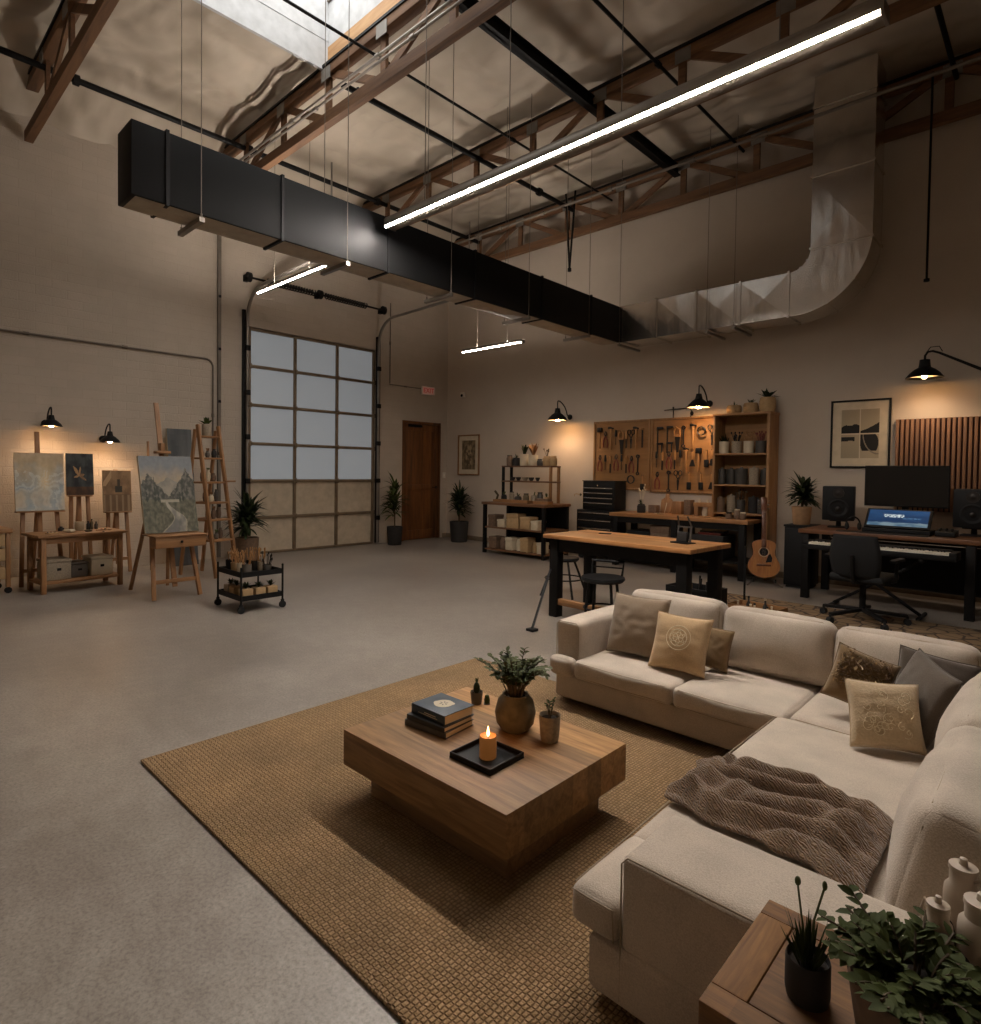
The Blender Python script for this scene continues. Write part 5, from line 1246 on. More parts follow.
def wicker(label, loc, r, h, plant=None):
    t = thing('woven_pot', label, 'woven pot', loc, 0, 'woven pots on the bookcase')
    b = MB(); prof = [(0, 0)]
    for k in range(13): prof.append((r*(.86+.14*math.sin(PI*k/12))+(.003 if k % 2 else -.002), h*k/12))
    prof += [(r*.8, h), (r*.78, h*.9), (0, h*.88)]; b.lathe(prof, seg=24); b.build('basket', 'kraft', t)
    if plant: plant(t, r, h)
wicker('wide woven pot on top of the bookcase, nearest the pegboard', (-3.40, 8.57, BZ+.001), .10, .12, rosette(7, .07, .02, 'leaf_olive', .8, 4))
wicker('round woven pot on top of the bookcase, between the other two', (-3.17, 8.57, BZ+.001), .10, .14, rosette(9, .08, .025, 'leaf_dark', .8, 5))
wicker('tall woven pot with a spiky succulent on top of the bookcase', (-2.95, 8.57, BZ+.001), .105, .20, rosette(24, .15, .04, 'leaf_dark', .6, 6))
# things along the workbench
zb = WBZ+.001
j = jar('dark pot with tall white stems on the workbench by the tool chest', (-4.72, 8.40, zb), .065, .13, 'dark_pot', None, 'pot', 'pot'); twigs(j, .13, 9, .32, 'cream', .35, False, 8); twigs(j, .13, 10, .12, 'leaf_dark', .9, True, 9)
box_('small brown box on the workbench beside the dark pot', (-4.56, 8.5, zb), .13, .12, .12, 'brown_pot', None, False)
t = thing('cutting_board', 'wooden paddle board leaning at the back of the workbench', 'board', (-4.42, 8.60, zb), 0)
b = MB(); b.prism([(-.09, 0), (.09, 0), (.09, .2), (.03, .24), (.03, .30), (-.03, .30), (-.03, .24), (-.09, .2)], -.01, .01, .003, mat4=Matrix.Translation((0, .0, .003)) @ Matrix.Rotation(PI/2-.22, 4, 'X')); b.build('board', 'pine', t)
t = thing('wire_stand', 'bent pale wire stand on the workbench in front of the paddle board', 'stand', (-4.38, 8.36, zb))
b = MB(); b.tube([(-.10, 0, .006), (.06, 0, .006), (.09, 0, .12), (.10, 0, .17)], .006, 6); b.build('wire', 'cream', t); b = MB(); b.lathe([(0, 0), (.05, 0), (.05, .006), (0, .006)], (0, 0, 0), 14); b.build('base', 'steel_dark', t)
for i, (x, w_, h, m) in enumerate(((-4.19, .15, .19, 'pine'), (-4.02, .10, .22, 'brown_pot'))): box_(f'{("pale", "dark")[i]} upright wooden box at the back of the workbench', (x, 8.55, zb), w_, .14, h, m, None, False)
t = thing('wooden_birdhouse', 'brown wooden box with a gap standing on the workbench by the bookcase', 'wooden box', (-3.78, 8.55, zb))
b = MB(); b.bb(-.13, -.07, -.08, .08, 0, .13, .003); b.bb(.07, .13, -.08, .08, 0, .13, .003); b.bb(-.14, .14, -.09, .09, .1305, .19, .004); b.build('frame', 'birch', t)
b = MB(); b.lathe([(0, 0), (.04, 0), (.045, .05), (.03, .10), (0, .10)], seg=14); b.build('inner_jar', 'cream', t)
for i, x in enumerate((-3.86, -3.74)):
    b = MB(); b.cyl((0, 0, 0), (0, 0, .05), .018, .012, 10); tag(b.build('wood_peg', 'cream', None, (x, 8.55, zb+.191)), f'little white peg on the gap box, {("pegboard", "bookcase")[i]} side', 'peg', 'pegs on the gap box')
for i, (x, y, a, L) in enumerate(((-3.95, 8.22, .3, .22), (-3.70, 8.18, -.2, .18), (-3.42, 8.22, .1, .2))):
    bt = thing('hand_tool', f'small hand tool lying on the workbench, {ORD[i]} from the tool chest', 'hand tool', (x, y, zb+.009), a, 'hand tools lying on the workbench')
    b = MB(); b.cyl((0, 0, 0), (L*.55, 0, 0), .009, seg=8); b.build('handle', 'tool_wood', bt); b = MB(); b.bar((L*.55, 0, 0), (L, 0, 0), .012, .006); b.build('blade', 'tool_steel', bt)
for i, x in enumerate((-3.30, -3.20, -3.11)):
    j = jar(f'small dark jar with a pale lid at the front of the workbench, {ORD[i]} of three', (x, 8.22+.03*(i % 2), zb), .042, (.075, .12, .085)[i], 'brown_pot', 'cream' if i else 'steel_dark', group='jars at the workbench front')

# ================================================================== guitar
GL = Vector((-2.785, 8.09, 0)); GR = .42
lean = .20
t = thing('acoustic_guitar', 'honey coloured acoustic guitar standing in front of the bookcase', 'guitar', GL, GR)
def gm(z): return Matrix.Translation((0, 0, .075)) @ Matrix.Rotation(-lean, 4, 'X')
body = []
for k in range(40):
    a = 2*PI*k/40; 
    z = .25-.25*math.cos(a)
    prof = [(0, .0), (.02, .09), (.06, .155), (.13, .195), (.20, .185), (.26, .150), (.30, .128), (.34, .125), (.40, .142), (.45, .140), (.48, .105), (.495, .05), (.50, 0)]
    for (z0, w0), (z1, w1) in zip(prof, prof[1:]):
        if z0 <= z <= z1+1e-9: wv = w0+(w1-w0)*(z-z0)/max(1e-6, z1-z0); break
    body.append((wv*(1 if math.sin(a) > 0 else -1), z))
pl_ = Matrix.Rotation(PI/2, 4, 'X')
b = MB(); b.prism(body, -.05, .045, .004, gm(0) @ pl_); bd = b.build('body', 'guitar_side', t)
b = MB(); b.prism([(x*.985, .25+(z-.25)*.985) for x, z in body], .0455, .05, 0, gm(0) @ pl_); sb_ = b.build('soundboard', 'guitar_top', t)
b = MB(); b.lathe([(0, 0), (.05, 0), (.05, .002), (0, .002)], (0, 0, 0), 24); b.bm.transform(gm(0) @ pl_ @ Matrix.Translation((0, .335, .0505))); b.build('sound_hole', 'black', t)
b = MB(); b.lathe([(.056, 0), (.062, 0), (.062, .0015), (.056, .0015), (.056, 0)], (0, 0, 0), 24); b.bm.transform(gm(0) @ pl_ @ Matrix.Translation((0, .335, .0505))); b.build('rosette', 'cream', t)
b = MB(); b.prism([(.02, .20), (.09, .21), (.10, .26), (.075, .315), (.055, .30), (.04, .265)], .0505, .0525, 0, gm(0) @ pl_); b.build('pickguard', 'black', t)
b = MB(); b.bb(-.085, .085, -.06, -.0505, .155, .18, .003); b.bm.transform(gm(0)); b.build('bridge', 'guitar_side', t)
b = MB(); b.bb(-.028, .028, -.066, -.0507, .40, .50, .002); b.bb(-.026, .026, -.066, -.03, .50, .86, .003); b.bm.transform(gm(0)); nk = b.build('neck', 'guitar_side', t)
b = MB(); b.prism([(-.03, .86), (.03, .86), (.042, 1.04), (.0, 1.055), (-.042, 1.04)], .03, .05, .003, gm(0) @ pl_); hd = b.build('headstock', 'guitar_side', t)
for s in (-1, 1):
    for z in (.90, .95, 1.0):
        b = MB(); b.ell((s*.055, -.042, z), (.012, .007, .009), 8); b.cyl((s*.035, -.042, z), (s*.055, -.042, z), .003, seg=6); b.bm.transform(gm(0)); b.build('tuning_peg', 'chrome', hd)
b = MB()
for k in range(6): b.cyl((-.02+.008*k, -.068, .16), (-.018+.0072*k, -.068, .88), .0008, seg=4)
b.bm.transform(gm(0)); b.build('strings', 'chrome', t)
t = thing('guitar_stand', 'low chrome A frame stand under the guitar', 'guitar stand', GL, GR)
for s in (-1, 1):
    b = MB(); b.tube([(s*.20, -.18, .011), (s*.13, -.03, .045), (s*.08, .11, .07)], .011, 8); b.build('front_leg', 'galv_dull', t)
    b = MB(); b.tube([(s*.08, .11, .07), (s*.17, .30, .011)], .010, 8); b.build('rear_leg', 'galv_dull', t)
    b = MB(); b.tube([(s*.13, -.085, .046), (s*.13, -.13, .05), (s*.13, -.135, .09)], .008, 6); b.build('cradle_arm', 'rubber', t)
b = MB(); b.tube([(0, .11, .07), (0, .19, .28)], .011, 8); b.cyl((-.09, .11, .07), (.09, .11, .07), .009, seg=8); b.build('back_post', 'galv_dull', t)

# ================================================================== music desk
t = thing('plant_cabinet', 'narrow black cabinet carrying the spiky plant beside the desk', 'cabinet', (-2.40, 8.30, 0))
b = MB(); b.bb(-.15, .15, -.19, .19, .03, .76, .006); b.build('body', 'black', t); b = MB(); b.bb(-.16, .16, -.2, .2, .7605, .785, .004); b.build('top_board', 'black', t)
b = MB(); b.bb(-.14, .14, -.204, -.1905, .06, .74, .004); dr = b.build('door', 'black', t); b = MB(); b.bb(.10, .115, -.22, -.2045, .38, .50, .003); b.build('handle', 'steel_dark', dr)
b = MB(); b.bb(-.13, .13, -.17, .17, 0, .0295); b.build('plinth', 'rubber', t, smooth=False)
potted('potted_plant', 'spiky dark green plant in a tan pot on the black cabinet by the guitar', (-2.40, 8.26, .786), .115, .22, 'terracotta', dracaena(.24, 70, .25, .055, 'leaf_dark', 2, 12))
DKR = -.025
t = thing('music_desk', 'long wooden desk on dark legs with monitor, speakers and piano', 'desk', (-1.0, 7.93, 0), DKR)
dw, ddp, dh = 2.42, .86, .79
b = MB(); b.bb(-dw/2, dw/2, -ddp/2, ddp/2, dh-.045, dh, .005); b.build('desk_top', 'desk_wood', t)
for sx, xx in ((-1, -dw/2+.07), (1, .36), (1, dw/2-.07)):
    for sy in (-1, 1):
        if xx == .36 and sy == 1: continue
        b = MB(); y = sy*(ddp/2-.06); b.bb(xx-.04, xx+.04, y-.04, y+.04, 0, dh-.046, .004); b.build('leg', 'steel_dark', t)
b = MB(); b.bb(-dw/2+.12, dw/2-.12, ddp/2-.05, ddp/2-.03, dh-.14, dh-.047); b.build('rear_rail', 'steel_dark', t, smooth=False)
b = MB(); b.bb(-dw/2+.10, dw/2-.12, ddp/2-.03, ddp/2-.012, .12, dh-.15); b.build('modesty_panel', 'steel_dark', t, smooth=False)
def speaker(label, loc, rz):
    t = thing('studio_speaker', label, 'speaker', loc, rz, 'studio speakers on the desk')
    b = MB(); b.bb(-.11, .11, -.10, .10, 0, .014, .004); b.cyl((0, 0, .014), (0, 0, .075), .03, .025, 16); b.bb(-.09, .09, -.09, .09, .075, .088, .003); b.build('stand', 'black', t)
    b = MB(); b.bb(-.165, .165, -.14, .14, .0885, .49, .012); b.build('cabinet', 'black', t)
    b = MB(); b.lathe([(.105, 0), (.11, .006), (.095, .012), (.088, .006), (.03, -.012), (0, -.006)], (0, -.1402, .23), 28, Matrix.Rotation(PI/2, 3, 'X')); b.build('woofer', 'rubber', t)
    b = MB(); b.lathe([(.03, .004), (.022, .012), (0, .016)], (0, -.1402, .225), 20, Matrix.Rotation(PI/2, 3, 'X')); b.build('dust_cap', 'tool_steel', t)
    b = MB(); b.lathe([(.06, 0), (.06, .006), (.035, .004), (.02, .008), (0, .012)], (0, -.1402, .41), 22, Matrix.Rotation(PI/2, 3, 'X')); b.build('tweeter', 'tool_steel', t)
    return t
zd = dh+.001
speaker('black studio speaker on the desk between the spiky plant and the monitor', (-1.95, 8.12, zd), .18)
speaker('black studio speaker on the desk beyond the monitor, cut by the picture edge', (-.68, 8.12, zd), -.05)
t = thing('monitor', 'large black screen standing on the desk before the slatted panel', 'monitor', (-1.30, 8.18, zd), .0)
b = MB(); b.bb(-.40, .40, -.016, .014, .27, .735, .006); b.build('housing', 'black', t); b = MB(); b.bb(-.39, .39, -.0175, -.0162, .285, .725); b.build('screen', 'screen_off', t, smooth=False)
b = MB(); b.bb(-.03, .03, .0145, .035, .05, .45, .004); b.bb(-.14, .14, -.02, .11, 0, .012, .004); b.bb(-.03, .03, .01, .05, .012, .06); b.build('stand', 'black', t)
t = thing('touch_screen', 'tilted console with a lit blue screen on the desk below the monitor', 'console', (-1.30, 7.80, zd), -.03)
b = MB(); m4 = Matrix.Translation((0, -.10, .075)) @ Matrix.Rotation(-.72, 4, 'X')
b.box((0, .013, .115), (.60, .02, .26), bev=.004); b.bm.transform(m4)
b.bb(-.31, .31, -.14, .16, 0, .05, .005); b.build('body', 'black', t)
b = MB(); b.bb(-.25, .25, .03, .05, .0505, .16); b.build('prop', 'black', t, smooth=False)
def scr(u, v):
    n = fr(u, v, 4, 21)
    c = mix((.10, .20, .34), (.16, .32, .50), v+n*.4)
    if v < .22+.08*n: c = mix((.30, .42, .52), (.52, .60, .64), .5+n*1.5)
    if .55 < v < .72 and .26 < u < .60 and fr(u, v, 26, 4) > -.02: c = (.95, 1., 1.)
    if .46 < v < .54 and .58 < u < .88 and fr(u, v, 30, 7) > 0: c = (.36, .52, .66)
    return tuple(x*.9 for x in c)
picture('lit_screen', .55, .215, scr, 'screen', t, m4 @ Matrix.Translation((0, .0015, .012)), 110, 44)
t = thing('audio_mixer', 'small black mixer box with knobs on the desk beside the lit screen', 'mixer', (-.875, 7.80, zd), -.05)
b = MB(); b.prism([(-.10, 0), (.10, 0), (.10, .07), (-.10, .05)], -.085, .085, .005, Matrix.Rotation(PI/2, 4, 'Z') @ Matrix.Rotation(PI/2, 4, 'X')); b.build('body', 'black', t)
for i in range(6): b = MB(); x, y = -.05+.05*(i % 3), -.04+.06*(i//3); b.cyl((x, y, .05), (x, y, .085), .010, .008, 10); b.build('knob', 'tool_steel' if i % 2 else 'rubber', t)
t = thing('headphones', 'black headphones standing on the desk beside the first speaker', 'headphones', (-1.735, 7.84, zd), .4)
b = MB(); b.tube([(.07*math.cos(a), 0, .06+.09*math.sin(a)) for a in [PI*k/12 for k in range(13)]], .009, 8); b.build('headband', 'black', t)
for s in (-1, 1): b = MB(); b.ell((s*.062, 0, .046), (.022, .04, .045), 12); b.build('ear_cup', 'rubber', t)
t = thing('mouse_mat', 'thin black pad lying on the desk edge under the lit screen', 'pad', (-1.42, 7.60, zd), DKR); b = MB(); b.bb(-.42, .42, -.055, .045, 0, .008, .003); b.build('pad', 'rubber', t)
# piano on its X stand
PZ = .60
t = thing('digital_piano', 'black digital piano with white keys under the desk edge', 'piano', (-1.40, 7.335, PZ), -.035)
pw, pd = 1.36, .26
b = MB(); b.bb(-pw/2, pw/2, -pd/2, pd/2, 0, .055, .006); b.bb(-pw/2, -pw/2+.06, -pd/2, pd/2, .05, .085, .006); b.bb(pw/2-.06, pw/2, -pd/2, pd/2, .05, .085, .006); b.bb(-pw/2+.06, pw/2-.06, .035, pd/2, .05, .095, .006); b.build('case', 'black', t)
nk_ = 52; kw = (pw-.124)/nk_; wk, bk = MB(), MB()
for k in range(nk_):
    x = -pw/2+.062+kw*k; wk.bb(x+.0007, x+kw-.0007, -pd/2+.004, .034, .0555, .078)
    if k % 7 in (0, 2, 3, 5, 6) and k < nk_-1: bk.bb(x+kw-.0055, x+kw+.0055, -.04, .033, .0785, .088)
a_ = wk.build('white_keys', 'keys', t, smooth=False); a_['kind'] = 'stuff'
a_ = bk.build('black_keys', 'rubber', t, smooth=False); a_['kind'] = 'stuff'
t = thing('keyboard_stand', 'black X shaped stand carrying the digital piano', 'stand', (-1.40, 7.335, 0), -.035)
for s in (-1, 1):
    b = MB(); b.bar((-s*.40, s*.03, .03), (s*.40, s*.03, PZ-.03), .03, .03, .004); b.build('leg', 'steel_dark', t)
    b = MB(); b.cyl((s*.40, -.18, .02), (s*.40, .18, .02), .018, seg=8); b.build('foot', 'rubber', t)
    b = MB(); b.bb(s*.40-.02, s*.40+.02, -.12, .12, PZ-.035, PZ-.001, .003); b.build('top_arm', 'steel_dark', t)
# office chair
t = thing('office_chair', 'black office chair with arms pulled up to the piano', 'chair', (-1.385, 6.70, .0105), -.12)
b = MB(); b.puff((0, .02, .43), (.47, .46, .07), .03, (0, 0, .01), 10); b.build('seat', 'net', t)
b = MB(); bm = b.bm; rows = []
for j in range(13):
    v = j/12; row = []
    for i in range(11):
        u = -1+2*i/10; ww = .185+.035*math.sin(PI*min(1, v*1.05))
        row.append(bm.verts.new((u*ww, -.22-.05*v**2+.045*u*u-.03*math.sin(PI*v), .44+.40*v)))
    rows.append(row)
for j in range(12):
    for i in range(10): bm.faces.new([rows[j][i], rows[j][i+1], rows[j+1][i+1], rows[j+1][i]])
b.build('backrest', 'net', t, angle=80, solid=.018)
b = MB(); b.tube([(0, -.02, .38), (0, -.24, .40), (0, -.29, .55), (0, -.30, .66)], .02, 8); b.build('back_support', 'black', t)
for s in (-1, 1):
    b = MB(); b.tube([(s*.20, .0, .40), (s*.27, .0, .42), (s*.28, .0, .60)], .016, 8); b.bb(s*.28-.03, s*.28+.03, -.12, .13, .60, .63, .01); b.build('armrest', 'black', t)
b = MB(); b.cyl((0, 0, .10), (0, 0, .40), .028, seg=14); b.cyl((0, 0, .36), (0, 0, .40), .08, .11, 14); b.build('gas_column', 'black', t)
for k in range(5):
    a = 2*PI*k/5+.5; e = Vector((math.cos(a), math.sin(a), 0))
    b = MB(); b.bar((0, 0, .115), e*.37+Vector((0, 0, .085)), .05, .03, .006); lg = b.build('base_arm', 'black', t)
    b = MB(); p = e*.37; q = Vector((-e.y, e.x, 0))*.022; b.cyl(p-q+Vector((0, 0, .030)), p+q+Vector((0, 0, .030)), .030, seg=14); b.cyl(p+Vector((0, 0, .05)), p+Vector((0, 0, .085)), .012, seg=8); b.build('caster', 'rubber', lg)
t = thing('patterned_rug', 'flat brown rug with a dark cracked line pattern under the office chair', 'rug', (-1.35, 6.15, 0))
b = MB(); b.bb(-1.75, 1.75, -.72, .98, .001, .010, .003); b.build('pile', 'rug_desk', t)
b = MB(); b.bb(.02, .06, .0, .06, 0, .02); b.bm.free()

# ================================================================== work table and stools
t = thing('work_table', 'big butcher block work table on heavy black legs behind the sofa', 'table', (-2.90, 5.0, 0), math.radians(-3))
w, d, h = 1.55, .72, .80
b = MB(); b.bb(-w/2, w/2, -d/2, d/2, h-.038, h, .005); b.build('table_top', 'butcher', t)
for sx in (-1, 1):
    for sy in (-1, 1): b = MB(); x, y = sx*(w/2-.10), sy*(d/2-.09); b.bb(x-.048, x+.048, y-.048, y+.048, 0, h-.039, .005); b.build('leg', 'steel_dark', t)
b = MB(); b.bb(-w/2+.15, w/2-.15, -d/2+.06, -d/2+.085, h-.16, h-.047); b.bb(-w/2+.15, w/2-.15, d/2-.085, d/2-.06, h-.16, h-.047); b.build('apron', 'steel_dark', t, smooth=False)
b = MB(); b.bb(-w/2+.15, w/2-.15, -d/2+.06, -d/2+.12, .12, .18, .004); b.build('foot_rail', 'pine_x', t)
b = MB(); b.bar((-w/2+.08, -d/2+.03, .46), (-w/2+.33, -d/2-.50, .02), .017, .017); b.bb(-w/2+.29, -w/2+.37, -d/2-.54, -d/2-.46, 0, .022, .004); b.build('outrigger', 'black', t)
tb = t
t = thing('tablet_holder', 'small grey metal holder standing on the work table', 'holder', loc_on(tb, .50, .02, h+.001), -.2)
b = MB(); b.bb(-.09, .09, -.06, .06, 0, .010, .003); b.build('base', 'steel_dark', t)
b = MB(); 
for s in (-1, 1): b.bar((s*.065, .01, .010), (s*.065, .03, .15), .016, .012); b.bar((s*.065, .03, .15), (s*.05, -.01, .235), .012, .010)
b.bar((-.065, .028, .14), (.065, .028, .14), .012, .012); b.bar((-.065, .012, .03), (.065, .012, .03), .012, .012); b.build('frame', 'tin_grey', t)
b = MB(); b.bb(-.05, .05, -.02, .012, .011, .10, .004); b.build('pack', 'dark_pot', t)
b = MB(); b.bb(-.06, .06, -.03, .03, 0, .006, .002); tag(b.build('dark_card', 'rubber', None, loc_on(tb, -.40, .14, h+.001), (0, 0, .4)), 'small dark card lying on the work table', 'card')
def stool(label, loc, rz, h, r, splay, back=False):
    t = thing('stool', label, 'stool', loc, rz, 'dark stools by the work table')
    b = MB(); b.lathe([(0, h-.04), (r*.9, h-.04), (r, h-.02), (r*.97, h), (r*.5, h-.008), (0, h-.010)], seg=26); b.build('seat', 'black', t)
    for k in range(4):
        a = PI/4+PI/2*k; e = Vector((math.cos(a), math.sin(a), 0))
        b = MB(); b.tube([e*r*.7+Vector((0, 0, h-.04)), e*(r*.8+splay*.4)+Vector((0, 0, h*.5)), e*(r*.8+splay)+Vector((0, 0, .008))], .013, 8); b.build('leg', 'black', t)
    b = MB(); rr = r*.8+splay*.55; b.tube([(rr*math.cos(a), rr*math.sin(a), h*.46) for a in [2*PI*k/24 for k in range(25)]], .008, 6); b.build('foot_ring', 'black', t)
    if back:
        b = MB(); b.tube([(-r*.7, .6*r, h-.03), (-r*.75, r*.85, h+.115), (r*.75, r*.85, h+.115), (r*.7, .6*r, h-.03)], .012, 8); b.bar((-r*.74, r*.84, h+.06), (r*.74, r*.84, h+.06), .02, .012); b.build('back_frame', 'black', t)
    return t
stool('dark round stool with a low back under the work table', (-2.90, 4.525, 0), .3, .50, .19, .02, True)
stool('dark stool with thin splayed legs beyond the corner of the work table', (-4.12, 5.62, 0), .2, .44, .17, .14)
# black tool tote and crate on the floor behind the sofa
t = thing('tool_tote', 'black open tool tote on the floor behind the sofa', 'tote', (-2.66, 5.85, .0105), -.1)
b = MB(); b.bb(-.24, .24, -.15, .15, 0, .012)
for s in (-1, 1): b.bb(s*.24-.008, s*.24+.008, -.158, .158, 0, .27, .003); b.bb(-.24, .24, s*.15-.008, s*.15+.008, 0, .27, .003)
b.build('tray', 'black', t)
rnd = random.Random(5)
tote = t
for i in range(8):
    x, y = -.17+.045*i, (-.07 if i % 2 else .05); L = rnd.uniform(.27, .35)
    bt = thing('screwdriver', f'metal hand tool standing in the black tote, {ORD[i]} from the work table end', 'hand tool', loc_on(tote, x, y, .033), rnd.uniform(0, 3), 'hand tools in the black tote')
    b = MB(); b.cyl((0, 0, 0), (.02, 0, L*.6), .005, seg=6); b.build('blade', 'galv_dull' if i % 2 else 'tool_steel', bt); b = MB(); b.cyl((.02, 0, L*.6), (.035, 0, L), .013, .010, 8); b.build('grip', 'tool_black' if i % 3 else 'tool_wood', bt)
t = thing('wooden_crate', 'low wooden crate of small bottles on the floor behind the sofa', 'crate', (-2.12, 6.02, .011), -.12)
b = MB(); b.bb(-.22, .22, -.12, .12, 0, .012)
for z in (.02, .09): b.bb(-.22, .22, -.13, -.1205, z, z+.05); b.bb(-.22, .22, .1205, .13, z, z+.05); b.bb(-.23, -.2205, -.13, .13, z, z+.05); b.bb(.2205, .23, -.13, .13, z, z+.05)
b.build('slats', 'pine_x', t, smooth=False)
crate = t
for i in range(7):
    x = -.17+.055*i; y = (-.05, .05, -.02)[i % 3]; h = (.15, .19, .13)[i % 3]
    bt = thing('small_bottle', f'small bottle in the low wooden crate, {ORD[i]} from the tote', 'bottle', loc_on(crate, x, y, .024), 0, 'bottles in the low crate')
    b = MB(); b.lathe([(0, 0), (.022, 0), (.022, h*.6), (.009, h*.75), (.009, h*.9), (0, h*.9)], seg=12); b.build('body', ('cream', 'dark_pot', 'kraft')[i % 3], bt); b = MB(); b.cyl((0, 0, h*.905), (0, 0, h), .011, seg=10); b.build('cap', 'black' if i % 2 else 'cream', bt)
t = thing('floor_stand', 'thin black upright stand on the floor behind the sofa', 'stand', (-2.52, 6.75, 0))
b = MB(); b.cyl((0, 0, .02), (0, 0, .62), .012, seg=8); b.build('pole', 'black', t); b = MB(); b.lathe([(0, 0), (.11, 0), (.11, .012), (.02, .03), (0, .03)], (0, 0, .0), 20); b.build('base', 'black', t)
# ================================================================== lounge: rug, sofa
t = thing('jute_rug', 'large brown woven jute rug under the coffee table', 'rug', (-1.55, 2.10, 0))
b = MB(); b.bb(-1.61, 1.75, -1.14, 1.14, .001, .014, .006); b.build('weave', 'rug', t)
ZR = .0145                                             # top of the rug
t = thing('sectional_sofa', 'oatmeal linen corner sofa with loose back cushions', 'sofa', (0, 0, 0))
sofa = t
# plinth bases
b = MB(); b.puff((-1.02, 3.36, .115), (2.44, .76, .15), .02, cuts=10); b.puff((-.37, 2.17, .115), (1.04, 1.66, .15), .02, cuts=10); b.build('base', 'sofa', t)
for x, y in ((-2.12, 3.08), (-2.12, 3.64), (-1.25, 3.08), (-.80, 1.42), (-.80, 2.6), (.05, 1.42), (.05, 3.60)):
    b = MB(); b.cyl((x, y, ZR if y < 3.2 else 0), (x, y, .045), .022, .026, 12); b.build('foot', 'black', t)
def frame_back(x0, x1, y0, y1, z0, z1):
    b = MB(); b.puff(((x0+x1)/2, (y0+y1)/2, (z0+z1)/2), (x1-x0, y1-y0, z1-z0), .03, cuts=10); return b
frame_back(-2.22, .20, 3.62, 3.76, .19, .56).build('back_frame', 'sofa', t)
frame_back(.05, .19, 1.36, 3.62, .19, .56).build('back_frame', 'sofa', t)
# arms
b = MB(); b.puff((-2.165, 3.335, .345), (.17, .68, .31), .03, (.004, .0, .010), 12, seed=1., wr=.002); a1 = b.build('arm', 'sofa', t)
b = MB(); b.puff((-.345, 1.485, .31), (.90, .29, .25), .025, (.0, .006, .010), 12, seed=2., wr=.002); b.puff((-.345, 1.485, .12), (.90, .286, .16), .015, cuts=8); a2 = b.build('arm', 'sofa', t)
def cord(pts, r, parent):
    b = MB(); b.tube(pts, r, 6); return b.build('piping', 'sofa_seam', parent)
cord([(-.79, 1.342, .06), (-.79, 1.342, .415), (-.775, 1.345, .433), (.09, 1.345, .435)], .0024, a2)
cord([(-2.245, 3.0, .20), (-2.245, 3.0, .475), (-2.225, 3.0, .497), (-2.10, 3.0, .497), (-2.085, 3.0, .475), (-2.085, 3.0, .31)], .0022, a1)
# seats: z .19 to .30
def seat(x0, x1, y0, y1, z0=.192, z1=.298, r=.028, bul=.016, seed=0.):
    b = MB(); b.puff(((x0+x1)/2, (y0+y1)/2, (z0+z1)/2), (x1-x0, y1-y0, z1-z0), r, (.008, .010, bul), 14, wr=.003, seed=seed); o = b.build('seat_cushion', 'sofa', t)
    q = r*.3
    for z in (z1-q, z0+q+.006): cord([(x0+.03, y0+.004, z), ((x0+x1)/2, y0-.009, z), (x1-.03, y0+.004, z)], .0018, o)
    return o
s1 = seat(-2.075, -1.458, 2.93, 3.56, seed=1.)
b = MB(); b.puff((-2.165, 2.957, .245), (.165, .075, .106), .028, (.004, .006, .006), 10); b.build('cushion_wing', 'sofa', s1)
seat(-1.452, -.905, 2.93, 3.56, seed=4.)
seat(-.897, -.26, 2.963, 3.56, seed=7.)
# chaise cushion, its near end wrapping in front of the low arm
b = MB(); b.puff((-.61, 2.295, .245), (.67, 1.31, .106), .028, (.008, .010, .014), 14, wr=.003, seed=9.)
b.puff((-.872, 1.50, .245), (.146, .33, .106), .028, (.008, .006, .010), 12, wr=.002, seed=3.)
cz = b.build('seat_cushion', 'sofa', t)
cord([(-.942, 1.36, .290), (-.948, 1.9, .292), (-.948, 2.4, .292), (-.942, 2.92, .290)], .0018, cz)
cord([(-.935, 1.333, .288), (-.872, 1.326, .292), (-.81, 1.333, .288), (-.805, 1.333, .205)], .0018, cz)
# loose back cushions
def backc(cx, cy, w, h, d, rz, tilt, seed, name='back_cushion'):
    m4 = Matrix.Translation((cx, cy, .305)) @ Matrix.Rotation(rz, 4, 'Z') @ Matrix.Rotation(-tilt, 4, 'X')
    b = MB(); b.puff((0, 0, h/2), (w, d, h), .055, (.006, .05, .012), 16, wr=.006, seed=seed, m4=m4); o = b.build(name, 'sofa', t)
    e = [(-w/2+.01, -d/2+.028, .03), (-w/2+.012, -d/2+.02, h-.06), (-w/2+.05, -d/2+.022, h-.012), (w/2-.05, -d/2+.022, h-.012), (w/2-.012, -d/2+.02, h-.06), (w/2-.01, -d/2+.028, .03)]
    cord([m4 @ Vector(p) for p in e], .0018, o)
    return o
backc(-1.73, 3.50, .60, .35, .17, 0, .20, 11.)
backc(-1.135, 3.50, .57, .335, .17, 0, .20, 15.)
backc(-.545, 3.50, .59, .325, .17, 0, .20, 19.)
backc(-.185, 2.015, .69, .345, .23, -PI/2, .22, 23.)
backc(-.185, 2.745, .74, .345, .23, -PI/2, .22, 27.)
